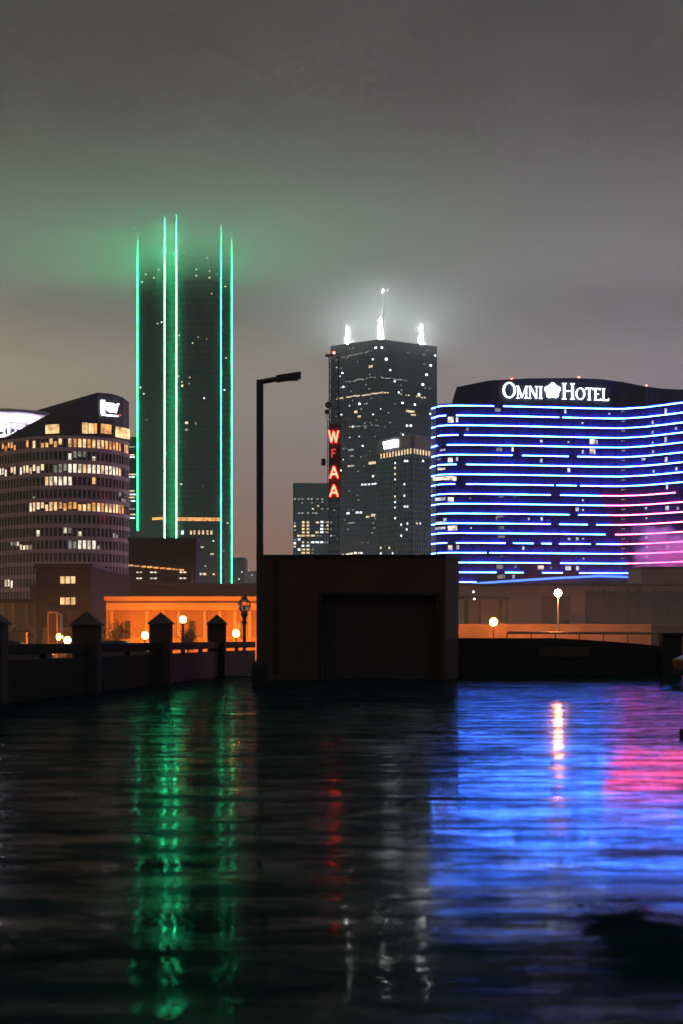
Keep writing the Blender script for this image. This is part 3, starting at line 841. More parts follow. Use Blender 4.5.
# tower peeking out between the office building and the green tower
t, pth, zt_ = block('office_tower', 'sliver of office tower with bright lit floors between curved office building and green tower', 'building', 112, 147, 1010, 437, 30, 'bank_glass')
for py, w_, px, m_ in ((455, 8, 131, 'far_warm'), (457.2, 6, 132, 'far_white'), (474.5, 9, 132, 'far_warm'), (477, 8, 131, 'far_white'), (491, 7, 131, 'far_warm'), (494.5, 8, 132, 'far_white'), (497.5, 8, 131, 'far_warm'), (501, 5, 133, 'far_white'), (514.5, 5, 133, 'far_warm'), (518, 6, 132, 'far_white'), (447, 6, 132, 'far_dim'), (509, 6, 132, 'far_dim')):
    pane_at(pth, px, py, w_, 1.3, m_, t, 'lit_floor', off=.2, t=.3)
# small far blocks right of the tower
t, pth, zt_ = block('office_block', 'small dark far block just right of the green tower foot', 'building', 228, 245, 1100, 557.5, 30, 'far_glass')
for px, py in ((239, 579), (242, 572), (236, 590)): pane_at(pth, px, py, 1.2, 1.2, 'far_white', t, off=.2, t=.3)
t, pth, zt_ = block('office_block', 'low far block behind the ornate lamp left of the street lamp pole', 'building', 244, 292, 1250, 571, 30, 'far_glass')
for px, py in ((246, 584), (248.5, 570.5), (252, 575), (250, 590)): pane_at(pth, px, py, 1.2, 1.2, 'far_warm', t, off=.2, t=.3)

# ================================================================== CENTRE TOWER WITH SPIRES
t = thing('skyscraper', 'tall grey tower topped by brightly lit spires in the mist, behind the red mast', 'skyscraper', (P(380, 1200).x, 1200, 0))
rp = [P(330.5, 1208), P(380, 1180), P(437, 1210)]
zc_ = Z(339, 1180)
bm = BM(); add_prism(bm, rp + [P(429, 1262), P(380, 1290), P(338, 1262)], 0, zc_); obj('facade', bm, 'tower_glass', t)
bm = BM(); add_prism(bm, [P(345, 1215), P(380, 1197), P(422, 1216), P(380, 1250)], zc_ + .01, zc_ + 3); obj('roof', bm, 'tower_glass', t)
rpath = Path(rp)
zA = lambda x, y: (325 + x / 5.69, 270 + y / 5.69)
zB = lambda x, y: (325 + x / 5.69, 370 + y / 5.69)
spots = [(zA(290, 443), 2.2, 'pinlight'), (zA(322, 443), 2.2, 'pinlight'), (zA(347, 508), 3.0, 'pinlight'), (zA(273, 509), 1.5, 'pinlight'), (zA(100, 587), 1.8, 'pinlight'), (zA(88, 605), 1.5, 'far_white'),
         (zA(370, 570), 1.6, 'pinlight'), (zA(600, 543), 2.2, 'pinlight'), (zA(577, 597), 2.6, 'pinlight'), (zA(625, 487), 1.7, 'pinlight'), (zA(68, 553), 1.4, 'far_white'),
         (zB(555, 83), 2.8, 'pinwarm'), (zB(533, 140), 2.4, 'pinlight'), (zB(197, 193), 2.4, 'pinlight'), (zB(440, 188), 2.2, 'pinlight'), (zB(510, 197), 1.8, 'pinlight'),
         (zB(465, 317), 2, 'pinlight'), (zB(487, 317), 2.4, 'pinlight'), (zB(275, 253), 2, 'far_white'), (zB(315, 222), 1.5, 'far_white'), (zB(418, 128), 1.6, 'pinlight'),
         (zB(106, 96), 1.7, 'pinlight'), (zB(141, 204), 1.5, 'far_white'), (zB(160, 322), 1.6, 'pinlight'), (zB(196, 378), 1.4, 'far_white'), (zB(216, 432), 1.5, 'pinlight'), (zB(287, 378), 1.4, 'far_dim'),
         (zB(274, 605), 1.5, 'pinlight'), (zB(442, 368), 1.5, 'pinlight'), (zB(395, 65), 1.5, 'pinlight'), (zB(106, 510), 1.5, 'far_white'), (zB(90, 572), 2., 'pinlight'), (zB(234, 490), 1.3, 'far_dim'), (zB(142, 384), 1.3, 'far_white'), (zB(124, 447), 1.2, 'far_dim'), (zB(293, 285), 1.3, 'far_dim'), (zB(95, 255), 2.4, 'far_white'), (zB(597, 250), 2.6, 'far_white')]
for (px, py), s_, m_ in spots:
    pane_at(rpath, px, py, s_ * .62, s_ * .62, m_, t, 'spot_lamp' if m_.startswith('pin') else 'lit_window', off=.2, t=.5)
zD = lambda x, y: (290 + x / 3.656, 280 + y / 3.656)
wide = [((371, 366.5), 4, 3, 'far_warm'), ((356, 412), 3, 3, 'far_warm'), ((359.5, 416.5), 3, 2.5, 'far_warm'), ((410, 411.5), 9, 2.6, 'far_warm'), ((413, 415), 5, 1.6, 'far_warm'), ((372.5, 463), 7.5, 3.4, 'far_warm'), ((351, 450), 5, 2.4, 'far_dim'), ((352, 456), 4, 2, 'far_dim'), ((351, 466), 6, 2, 'far_warm'),
        (zD(265, 748), 2, 2, 'far_white'), (zD(277, 748), 2, 2, 'far_white'), (zD(290, 747), 2, 2, 'far_white'), (zD(303, 746), 2, 2, 'far_white'), (zD(313, 745), 2, 2, 'far_white'),
        (zD(213, 853), 3, 2.4, 'far_white'), (zD(247, 850), 3, 2.4, 'far_white'), (zD(260, 850), 2.4, 2.4, 'far_white'), (zD(285, 866), 3.6, 2.4, 'far_warm'), (zD(305, 860), 4, 3.4, 'far_warm'), (zD(225, 888), 7, 1.6, 'far_dim'),
        (zD(212, 1003), 3, 2, 'far_white'), (zD(225, 1000), 3, 2.4, 'far_warm'), (zD(240, 998), 3, 2.6, 'far_white'), (zD(253, 998), 2, 2, 'far_warm'), (zD(262, 998), 2, 2.4, 'far_white'), (zD(225, 620), 5, 1.6, 'far_dim'), (zD(228, 680), 5, 1.6, 'far_dim'), (zD(195, 1003), 2, 1.5, 'far_warm')]
for (px, py), w_, h_, m_ in wide:
    pane_at(rpath, px, py, w_ * .9, h_ * .75, m_, t, off=.2, t=.5)
bmr = BM(); bmr2 = BM()
def dots(bm_, x0, y0, x1, y1, step, jit=.7, prob=.8):
    n = int(abs(x1 - x0) / step)
    for i in range(n + 1):
        if random.random() > prob: continue
        px = lerp(x0, x1, i / n); py = lerp(y0, y1, i / n) + random.uniform(-jit, jit)
        q = rpath.hit(px)
        if q: add_pane(bm_, rpath, px, Z(py, q[0].y) - .45, Z(py, q[0].y) + .45, random.uniform(.7, 1.5), .2, .5)
dots(bmr, 337, 399, 382, 392.5, 1.5, .6, .95); dots(bmr, 385, 392.5, 427, 398, 2.6, .5, .6)
dots(bmr2, 346, 382, 375, 377, 1.6); dots(bmr2, 381, 377, 406, 381, 1.5); dots(bmr2, 350, 427, 380, 425, 2.0, .5); dots(bmr2, 340, 358, 372, 351, 2, .5, .7)
obj('window_row', bmr, 'far_warm', t)['kind'] = 'stuff'
bmr3 = BM()
for i in range(90):
    px = random.uniform(333, 433); py = random.uniform(350, 556); q = rpath.hit(px)
    zf = round(Z(py, q[0].y) / 4) * 4 + 1.9
    add_pane(bmr3, rpath, px, zf - .5, zf + .5, random.uniform(.6, 1.6), .2, .45)
obj('scattered_window', bmr3, 'far_dim', t)['kind'] = 'stuff'
obj('window_row', bmr2, 'far_dim', t)['kind'] = 'stuff'
# spires
for px, yb_, yt_, d in ((347.5, 341, 325, 1215), (380.5, 338, 316, 1200), (421, 341, 323, 1215)):
    q = P(px, d); z0, z1 = zc_, Z(yt_, d)
    bm = BM(); w_ = 3.2; hgt_ = z1 - z0
    for sx, sy in ((-1, -1), (1, -1), (1, 1), (-1, 1)):
        add_beam(bm, (q.x + sx * w_, q.y + sy * w_, z0), (q.x + sx * .6, q.y + sy * .6, z1), .28, 5)
    for k in range(6):
        f = k / 6; f2 = (k + 1) / 6; wa = lerp(w_, .6, f); wb = lerp(w_, .6, f2)
        for (sx, sy), (ux, uy) in zip(((-1, -1), (1, -1), (1, 1), (-1, 1)), ((1, -1), (1, 1), (-1, 1), (-1, -1))):
            add_beam(bm, (q.x + sx * wa, q.y + sy * wa, lerp(z0, z1, f)), (q.x + ux * wb, q.y + uy * wb, lerp(z0, z1, f2)), .16, 4)
            add_beam(bm, (q.x + sx * wa, q.y + sy * wa, lerp(z0, z1, f)), (q.x + ux * wa, q.y + uy * wa, lerp(z0, z1, f)), .16, 4)
    sp_ = obj('spire', bm, 'white_metal', t)
    for f in (.12, .42, .8):
        bm = BM(); add_ball(bm, (q.x, q.y - w_ * (1 - f) - .6, lerp(z0, z1, f)), .75 if f < .5 else .95, sub=1)
        o = obj('floodlight', bm, 'spire_lamp', None); o.parent = sp_; sp_.matrix_parent_inverse = Matrix.Translation(-Vector(t.location))
q = P(383, 1206); bm = BM(); add_beam(bm, (q.x, q.y, zc_ + 3), (q.x, q.y, Z(284, 1206)), .7, 6, .25); obj('antenna', bm, 'grey_metal', t)
bm = BM(); add_ball(bm, (q.x, q.y - 1.2, Z(291, 1206)), .8, sub=1); obj('beacon', bm, 'spire_lamp', t)

# mist-topped far building with many lit windows
t, pth, zt_ = block('office_block', 'far block full of lit windows with its roof in mist, left of the red mast', 'building', 293, 337, 1000, 483, 30, 'far_glass')
zM = lambda x, y: (285 + x / 11.38, 470 + y / 11.38)
mw = [(x, 330, 22, 22, 'far_dim') for x in (115, 160, 200, 265, 305, 370, 425)] + [(195, 375, 20, 14, 'far_dim'), (308, 375, 20, 14, 'far_dim'), (425, 365, 20, 16, 'far_dim'), (375, 408, 22, 16, 'far_warm'), (318, 443, 22, 14, 'far_warm'), (425, 443, 20, 14, 'far_dim'), (490, 443, 22, 16, 'far_dim'), (560, 455, 18, 14, 'far_dim')] + \
     [(x, 490, 26, 20, 'far_dim') for x in (160, 200, 262, 320, 355)] + \
     [(x, y, 30, 22, 'far_warm') for y in (595, 633, 672, 710) for x in (208, 262)] + \
     [(x, 748, 40, 20, 'far_warm') for x in (160, 208, 262, 318)] + [(160, 790, 28, 26, 'far_white'), (112, 605, 20, 20, 'far_dim'), (112, 640, 24, 18, 'far_warm'), (112, 685, 20, 16, 'far_dim'), (112, 795, 24, 16, 'far_dim'), (112, 835, 26, 26, 'far_white'), (110, 872, 26, 16, 'far_warm')] + \
     [(x, 822, 38, 20, 'far_white') for x in (315, 365, 415)] + [(205, 822, 22, 16, 'far_warm'), (262, 825, 20, 14, 'far_warm'), (205, 862, 30, 20, 'far_white'), (262, 862, 34, 20, 'far_white'), (160, 905, 28, 24, 'far_white')] + \
     [(x, y, 38, 20, 'far_warm') for x in (208, 262) for y in (905, 942, 975)] + [(315, 905, 22, 18, 'far_dim'), (312, 942, 20, 16, 'far_dim'), (312, 975, 20, 16, 'far_dim')] + \
     [(370, 597, 34, 18, 'far_warm'), (420, 592, 34, 22, 'far_white'), (458, 597, 18, 14, 'far_dim'), (488, 595, 26, 18, 'far_warm'), (525, 597, 20, 14, 'far_dim'), (418, 633, 30, 22, 'far_white'), (488, 633, 30, 18, 'far_warm'), (418, 672, 34, 22, 'far_white'), (460, 672, 22, 16, 'far_dim'), (490, 672, 26, 16, 'far_warm'), (525, 672, 18, 14, 'far_dim'), (365, 710, 36, 20, 'far_warm'), (418, 708, 36, 20, 'far_white'), (475, 708, 40, 16, 'far_dim'), (523, 748, 18, 22, 'far_white'), (562, 745, 16, 14, 'far_dim'), (372, 748, 18, 12, 'far_dim'), (405, 748, 18, 12, 'far_dim'), (455, 825, 16, 16, 'far_dim'), (485, 825, 14, 20, 'far_dim')]
for x, y, w_, h_, m_ in mw:
    px, py = zM(x, y); pane_at(pth, px, py, w_ / 11.38, h_ / 11.38, m_, t, off=.2, t=.3)
q = P(330, 990)

# ================================================================== GRID TOWER WITH HOTEL SIGN
t = thing('grid_tower', 'mid-height tower with gridded facade and glowing white sign, beside the blue striped hotel', 'skyscraper', (P(410, 800).x, 800, 0))
wp = [P(377.5, 806), P(412, 780), P(440, 800)]
wpath = Path(wp)
zc2 = Z(436, 780)
bm = BM(); add_prism(bm, wp + [P(438, 840), P(385, 846)], 0, zc2); obj('wall', bm, 'tower_glass', t)
zrow1, zrow0 = Z(448.4, 780), Z(451.6 + 1.8, 780)
bm = BM()
for k in range(24):
    px = 378.6 + k * 2.45
    if wpath.hit(px): add_pane(bm, wpath, px, 0, zrow0 - .3, .5, .01, .5)
z = zrow0 - 1.2
while z > 0:
    for a_, b_ in zip(wp, wp[1:]):
        tg_ = (b_ - a_).normalized(); nn = Vector((tg_.y, -tg_.x, 0)); mid = (a_ + b_) / 2
        add_box(bm, mid + nn * .2 + Vector((0, 0, z)), ((b_ - a_).length, .36, .7), math.atan2(tg_.y, tg_.x))
    z -= 3.0
obj('grid', bm, 'grid', t)
bm = band(wpath, 377.6, 439.8, zrow1 + .2, zc2 + 1, .02, .6, 4); obj('parapet', bm, 'mauve_dark', t)
for k in range(20):
    px = 381.6 + k * 2.95
    h = wpath.hit(px)
    if h:
        q, tg, n = h; d = q.y
        pane('crown_window', 'warm' if k < 4 else 'far_warm', t, q + n * .3 + Vector((0, 0, (zrow0 + zrow1) / 2)), .85, zrow1 - zrow0, .4, math.atan2(tg.y, tg.x))
zW = lambda x, y: (370 + x / 7.31, 420 + y / 7.31)
for x, y in ((190, 315), (190, 350), (190, 395), (190, 435), (190, 560), (190, 600), (190, 640), (190, 718), (258, 470), (258, 553), (260, 633), (280, 633), (235, 765), (280, 757), (335, 757), (360, 757), (275, 800), (235, 847), (85, 935), (148, 935), (85, 975), (172, 975), (335, 993), (262, 300), (280, 300), (382, 300), (435, 350)):
    px, py = zW(x, y); pane_at(wpath, px, py, 1.3, 1.9, 'far_white' if (x + y) % 3 else 'far_warm', t, off=.55, t=.2)
h = wpath.hit(385.0); q, tg, n = h
sg = thing('hotel_sign', 'glowing white lettered sign reading WESTIN on the grid tower', 'sign', tuple(q + n * .9 + Vector((0, 0, Z(449, q.y)))))
cur = q + n * .9 + Vector((0, 0, Z(449.2, q.y)))
for ch in 'westin':
    adv, _ = glyph(ch, cur, tg, n, 3.9, 'sign_cool', sg, .4, 1.15, wmul=.86)
    cur = cur + tg * adv * 1.06

# ================================================================== RED MAST
c = P(334, 430)
t = thing('broadcast_mast', 'lattice broadcast mast with red neon letters and dishes in front of the centre tower', 'mast', (c.x, c.y, 0))
w_ = 1.45; z1 = Z(357, 430); z0 = 0
bm = BM()
K = 34
for sx, sy in ((-1, -1), (1, -1), (1, 1), (-1, 1)):
    add_beam(bm, (c.x + sx * w_, c.y + sy * w_, z0), (c.x + sx * w_, c.y + sy * w_, z1), .17, 5)
for k in range(K):
    za, zb_ = z1 * k / K, z1 * (k + 1) / K
    cs = ((-1, -1), (1, -1), (1, 1), (-1, 1))
    for i in range(4):
        a_, b_ = cs[i], cs[(i + 1) % 4]
        add_beam(bm, (c.x + a_[0] * w_, c.y + a_[1] * w_, za), (c.x + b_[0] * w_, c.y + b_[1] * w_, zb_), .08, 4)
        add_beam(bm, (c.x + a_[0] * w_, c.y + a_[1] * w_, za), (c.x + b_[0] * w_, c.y + b_[1] * w_, za), .09, 4)
obj('lattice', bm, 'black_metal', t)
for px, py, r_ in ((328.5, 405.5, 1.05), (327, 412.5, .75)):
    q = P(px, 427); z = Z(py, 427); bm = BM(); add_lathe(bm, (0, 0, 0), [(.1, 0), (r_ * .6, .12), (r_, .45), (r_, .55), (.1, .25)], 16)
    bmesh.ops.transform(bm, verts=bm.verts[:], matrix=Matrix.Translation((q.x, q.y, z)) @ Matrix.Rotation(math.radians(80), 4, 'X'))
    obj('dish', bm, 'black_metal', t)
    bm = BM(); add_beam(bm, (q.x, q.y + .3, z), (c.x - w_, c.y - w_, z), .1, 5); obj('bracket', bm, 'black_metal', t)
bm = BM()
fx = P(327, 427.6).x
add_beam(bm, (fx, 427.6, Z(421, 427)), (P(347, 427).x, 427.6, Z(421, 427)), .12, 5); add_beam(bm, (P(330, 427).x, 427.6, Z(427, 427)), (P(346, 427).x, 427.6, Z(421, 427)), .1, 5)
add_beam(bm, (fx, 427.6, Z(421, 427)), (fx, 427.6, Z(414, 427)), .1, 5); add_beam(bm, (P(347, 427).x, 427.6, Z(421, 427)), (P(342, 427).x, 427.6, Z(430, 427)), .12, 5)
obj('sign_bracket', bm, 'redpaint', t)
x0_, x1_ = P(329.5, 428).x, P(341.5, 428).x
bm = BM(); add_box(bm, ((x0_ + x1_) / 2 - .1, 428.35, (Z(424, 428) + Z(498, 428)) / 2), (3.3, .12, Z(424, 428) - Z(498, 428)))
bp2 = obj('sign_panel', bm, 'redpaint', t)
q = P(323.5, 427.5); bm = BM(); add_box(bm, (q.x, q.y, Z(462, 427)), (1.3, .9, 2.0)); add_beam(bm, (q.x, q.y, Z(462, 427)), (c.x - w_, c.y - w_, Z(460, 427)), .1, 5); obj('side_lamp', bm, 'redpaint', t)
bm = BM(); add_beam(bm, (P(327.5, 427.8).x, 427.8, Z(498, 427)), (P(327.5, 427.8).x, 427.8, Z(421, 427)), .1, 5); obj('ladder', bm, 'black_metal', t)
for ch, py0, py1, m_ in (('w', 442.5, 430.5, 'neon'), ('f', 457.5, 449, 'neon_dim'), ('a', 478, 466.5, 'neon'), ('a', 496.5, 485, 'neon')):
    hgt_ = (py0 - py1) / F * 427; wid = GL[ch][0] * .86 * hgt_ * (.9 if ch != 'w' else 1)
    cx_ = P(333.6, 427.7).x
    glyph(ch, Vector((cx_ - wid / 2, 427.95, Z(py0, 427.7))), Vector((1, 0, 0)), Vector((0, -1, 0)), hgt_, m_, t, .25, 1.2, 'neon_letter', wmul=.86)
bm = BM(); add_box(bm, (c.x - .5, c.y - 1, z1 + .2), (4.2, 3, .3)); obj('platform', bm, 'black_metal', t)
bm = BM(); add_ball(bm, (c.x, c.y - 1.4, z1 + 1.0), .36); obj('warning_lamp', bm, 'red_lamp', t)
bm = BM(); add_beam(bm, (c.x + .8, c.y, z1), (c.x + .8, c.y, z1 + 2.2), .14, 5); obj('lightning_rod', bm, 'black_metal', t)

# ================================================================== BLUE STRIPED HOTEL
HP = [(431.4, 452), (432.2, 446), (436, 442), (443, 440), (455, 439.5), (480, 440), (520, 441.5), (560, 443.5), (600, 445.5), (622, 446), (645, 443), (665, 438.5), (683, 434), (705, 430), (740, 428), (800, 430)]
hpts = [P(px, d) for px, d in HP]; hpath = Path(hpts)
t = thing('hotel', 'wide curved hotel wrapped in horizontal blue light strips, partly pink at right', 'hotel', (P(560, 450).x, 450, 0))
zroof = Z(405.0, 440) + .4
bm = BM(); add_prism(bm, hpts + [P(790, 462), P(560, 470), P(434, 468)], 0, zroof); obj('facade', bm, 'hotel_glass', t)
# crown set back on the roof
crown = [(452.5, 402, 446), (457, 387, 446.4), (489, 380.5, 446.6), (530, 378.3, 447.6), (572, 378, 449), (600, 379, 450), (622, 381.8, 451), (645, 386.3, 449), (662, 388.6, 445), (683, 389.5, 441), (710, 388, 437), (780, 385, 436)]
cpts = [P(px, d) for px, _, d in crown]
czt = [max(Z(py, d), zroof + .3) for _, py, d in crown]
bm = BM()
lo = [bm.verts.new((p.x, p.y, zroof + .01)) for p in cpts]; hi = [bm.verts.new((p.x, p.y, z)) for p, z in zip(cpts, czt)]
lo2 = [bm.verts.new((p.x, p.y + 8, zroof + .01)) for p in cpts]; hi2 = [bm.verts.new((p.x, p.y + 8, z)) for p, z in zip(cpts, czt)]
for i in range(len(cpts) - 1):
    bm.faces.new((lo[i], lo[i + 1], hi[i + 1], hi[i])); bm.faces.new((hi[i], hi[i + 1], hi2[i + 1], hi2[i])); bm.faces.new((lo2[i + 1], lo2[i], hi2[i], hi2[i + 1])); bm.faces.new((lo[i], lo2[i], lo2[i + 1], lo[i + 1]))
bm.faces.new((lo[0], hi[0], hi2[0], lo2[0])); bm.faces.new((lo[-1], lo2[-1], hi2[-1], hi[-1]))
bmesh.ops.recalc_face_normals(bm, faces=bm.faces[:])
obj('crown', bm, 'hotel_crown', t)
cpath = Path(cpts)
bm = BM()
k = 0
for px in [458 + i * 3.4 for i in range(95)]:
    h = cpath.hit(px)
    if not h: continue
    q, tg, n = h
    i = max(j for j in range(len(crown)) if crown[j][0] <= px)
    if i >= len(crown) - 1: continue
    f = (px - crown[i][0]) / (crown[i + 1][0] - crown[i][0]); zt3 = lerp(czt[i], czt[i + 1], f)
    add_box(bm, q + n * .1 + Vector((0, 0, (zroof + zt3) / 2)), (.16, .2, zt3 - zroof - .15), math.atan2(tg.y, tg.x))
obj('rib', bm, 'hotel_crown', t)
# light strips with their gaps
rows = {0: [(433, 493.5), (503, 800)], 1: [(433, 446), (456, 558.5), (562, 800)], 2: [(433, 800)], 3: [(433, 458), (464, 560), (560, 800)], 4: [(433, 438), (447, 568), (568, 800)],
        5: [(433, 512), (522, 568), (577, 800)], 6: [(433, 456), (466, 800)], 7: [(433, 520), (521, 800)], 8: [(433, 455), (466, 553), (556, 576), (580, 800)],
        9: [(433, 550), (560, 676)], 10: [(433, 800)], 11: [(433, 569), (578, 800)], 12: [(433, 550), (559, 587), (596, 800)], 13: [(433, 605), (615, 800)],
        14: [(433, 447), (456, 505), (513, 533), (541, 551), (559, 590), (596, 800)], 15: [(433, 486), (489, 800)], 16: [(455, 550), (560, 800)], 17: [(459, 496), (505, 523), (542, 562), (579, 642)], 18: [(459, 476)]}
for r_, segs in rows.items():
    z = Z(406.0 + 9.79 * r_, 440)
    for a_, b_ in segs:
        pieces = []
        lim = 597 + max(0, (r_ - 8)) * 3.6
        if r_ >= 9:
            if a_ < lim < b_: pieces = [(a_, lim, 'blue_led'), (lim, b_, 'pink_led')]
            elif a_ >= lim: pieces = [(a_, b_, 'pink_led')]
            else: pieces = [(a_, b_, 'blue_led')]
        else: pieces = [(a_, b_, 'blue_led')]
        for x0, x1, m_ in pieces:
            obj('light_strip', band(hpath, x0, x1, z - .13, z + .13, .35, .2, 7), m_, t)
# slab ledges below each strip
bm = BM()
for r_ in range(19):
    z = Z(406.0 + 9.79 * r_, 440)
    b2 = band(hpath, 431.6, 799, z - .42, z - .18, .003, .5, 8)
    me_ = bpy.data.meshes.new('tmp'); b2.to_mesh(me_); b2.free(); bm.from_mesh(me_); bpy.data.meshes.remove(me_)
obj('slab_ledge', bm, 'hotel_crown', t)
# lit rooms
def hroom(px, py, w_, h_, m_):
    if m_ == 'far_white': m_ = 'room_w'
    pane_at(hpath, px, py, w_, h_, m_, t, 'lit_room', off=.05, t=.1)
z1_ = lambda x, y: (425 + x / 5.06, 370 + y / 5.06)
z2_ = lambda x, y: (550 + x / 5.135, 370 + y / 5.135)
z3_ = lambda x, y: (425 + x / 5.06, 475 + y / 5.06)
R1 = [(368, 202, 34, 22, 'dim_w'), (130, 252, 34, 36, 'white_w'), (162, 250, 14, 34, 'far_white'), (375, 402, 34, 22, 'dim_w'), (443, 402, 12, 26, 'white_w'), (588, 360, 14, 16, 'far_white'), (588, 458, 14, 24, 'far_white'), (128, 455, 28, 28, 'white_w'), (162, 450, 12, 24, 'far_white'), (90, 405, 36, 12, 'far_white'), (72, 452, 20, 10, 'dim_w'), (84, 500, 50, 14, 'white_w'), (120, 547, 50, 26, 'white_w'), (214, 300, 16, 18, 'dim_w')]
for x, y, w_, h_, m_ in R1:
    hroom(*z1_(x, y), w_ / 5.9, h_ / 6.4, m_)
R2 = [(78, 212, 10, 22), (304, 225, 9, 8), (528, 270, 9, 18), (595, 210, 12, 26), (648, 300, 9, 14), (528, 320, 10, 16), (595, 358, 12, 26), (528, 372, 8, 8), (94, 370, 9, 10), (240, 370, 8, 20), (168, 420, 9, 18), (530, 420, 9, 16), (480, 458, 20, 12), (597, 460, 12, 26), (96, 514, 14, 22), (533, 520, 9, 14), (650, 508, 9, 16), (166, 272, 9, 10)]
for x, y, w_, h_ in R2:
    hroom(*z2_(x, y), w_ / 5.135, h_ / 5.135, 'far_white')
for y in (365, 415):
    hroom(*z2_(218, y), 5.5, 6, 'white_w')
R3 = [(75, 18, 70, 22, 'white_w'), (150, 18, 24, 28, 'white_w'), (78, 122, 60, 20, 'far_white'), (130, 124, 34, 28, 'white_w'), (385, 108, 28, 16, 'dim_w'), (228, 118, 12, 12, 'dim_w'), (100, 226, 20, 22, 'far_white'), (75, 240, 50, 10, 'far_white'), (150, 268, 30, 30, 'white_w'), (78, 270, 60, 16, 'far_white'), (125, 270, 22, 30, 'white_w'), (232, 268, 10, 10, 'far_white'), (362, 222, 8, 30, 'dim_w'), (525, 222, 10, 16, 'far_white'), (590, 222, 12, 22, 'far_white'), (497, 370, 12, 22, 'far_white'), (128, 368, 26, 30, 'white_w'), (165, 365, 16, 26, 'white_w'), (388, 412, 14, 12, 'dim_w'), (378, 466, 40, 26, 'dim_w'), (458, 465, 16, 14, 'dim_w'), (585, 468, 36, 24, 'white_w'), (385, 514, 44, 24, 'dim_w'), (448, 514, 14, 22, 'far_white'), (385, 268, 34, 20, 'dim_w'), (385, 312, 44, 14, 'dim_w'), (637, 470, 12, 16, 'dim_w'), (455, 112, 18, 10, 'dim_w'), (380, 210, 34, 14, 'dim_w')]
for x, y, w_, h_, m_ in R3:
    hroom(*z3_(x, y), w_ / 5.9, h_ / 6.4, m_)
zP = lambda x, y: (560 + x / 5.553, 470 + y / 5.553)
for x, y, w_, h_ in ((48, 4, 10, 10), (127, 168, 9, 9), (127, 222, 9, 10), (95, 218, 18, 20), (478, 212, 12, 12), (596, 212, 18, 24), (655, 212, 12, 14), (482, 375, 12, 12), (484, 430, 12, 12), (484, 483, 12, 12), (598, 428, 14, 22), (50, 382, 14, 14), (95, 382, 14, 16), (128, 382, 10, 10), (130, 492, 9, 9), (595, 95, 10, 24), (480, 268, 9, 8), (45, 545, 30, 24), (97, 545, 16, 22)):
    hroom(*zP(x, y), w_ / 5.553, h_ / 5.553, 'far_white')
for r_ in range(16):
    hroom(623.2, 411.5 + 9.79 * r_, 4.0, 1.2, 'dim_w')
for px, py in ((512, 379), (579.5, 377.3), (647, 385.6)):
    h = cpath.hit(px); q = h[0]; bm = BM(); add_beam(bm, (q.x, q.y + 1, Z(py + 4, q.y)), (q.x, q.y + 1, Z(py, q.y)), .12, 5); o = obj('roof_beacon', bm, 'grey_metal', t)
    bm = BM(); add_ball(bm, (q.x, q.y + 1, Z(py, q.y) + .2), .28, sub=1); o2 = obj('lens', bm, 'red_lamp', None); o2.parent = o
    o.matrix_parent_inverse = Matrix.Translation(-Vector(t.location))

# hotel letters
h = cpath.hit(503); q, tg, n = h
sg = thing('hotel_sign', 'glowing white OMNI HOTEL letters with flower emblem on the dark crown of the blue hotel', 'sign', tuple(cpath.hit(555)[0] + Vector((0, -1, Z(400, 447)))))
def word(chs, px0, px1, ybase, big, small, first_big=True):
    tot_ = 0
    seq = []
    for i, ch in enumerate(chs):
        hh_ = big if (i == 0 and first_big) else small
        seq.append((ch, hh_))
    # natural width
    nat = sum(GL[ch][0] * hh_ for ch, hh_ in seq)
    scale = (px1 - px0) / nat
    x = px0
    for ch, hh_ in seq:
        q_, tg_, n_3 = cpath.hit(x + .5)
        d_ = q_.y
        yb_ = lerp(ybase[0], ybase[1], (x - px0) / (px1 - px0))
        org = cpath.hit(x)[0] + n_3 * .8 + Vector((0, 0, Z(yb_, d_)))
        glyph(ch, org, tg_, n_3, hh_ / F * d_, 'sign_white', sg, .35, 1.15, wmul=scale)
        x += GL[ch][0] * hh_ * scale
word('OMNI', 502, 542.5, (398.6, 399.2), 16, 12.2)
word('HOTEL', 561, 608.5, (399.8, 401.2), 16, 12)
bm = BM(); q, tg, n = cpath.hit(551.8); zc3 = Z(391.3, q.y)
K = 50
ring = []
for k in range(K):
    a_ = 2 * math.pi * k / K + math.pi / 2
    rr = (7.4 + .9 * math.cos(5 * (a_ - math.pi / 2))) / F * q.y
    ring.append((rr * math.cos(a_) * 1.03, rr * math.sin(a_)))
A = [bm.verts.new(q + n * .8 + tg * x + Vector((0, 0, zc3 + z))) for x, z in ring]
B = [bm.verts.new(q + n * 1.15 + tg * x + Vector((0, 0, zc3 + z))) for x, z in ring]
bm.faces.new(A); bm.faces.new(B[::-1])
for i in range(K):
    j = (i + 1) % K; bm.faces.new((A[i], A[j], B[j], B[i]))
bmesh.ops.recalc_face_normals(bm, faces=bm.faces[:])
obj('flower_emblem', bm, 'sign_white', sg)

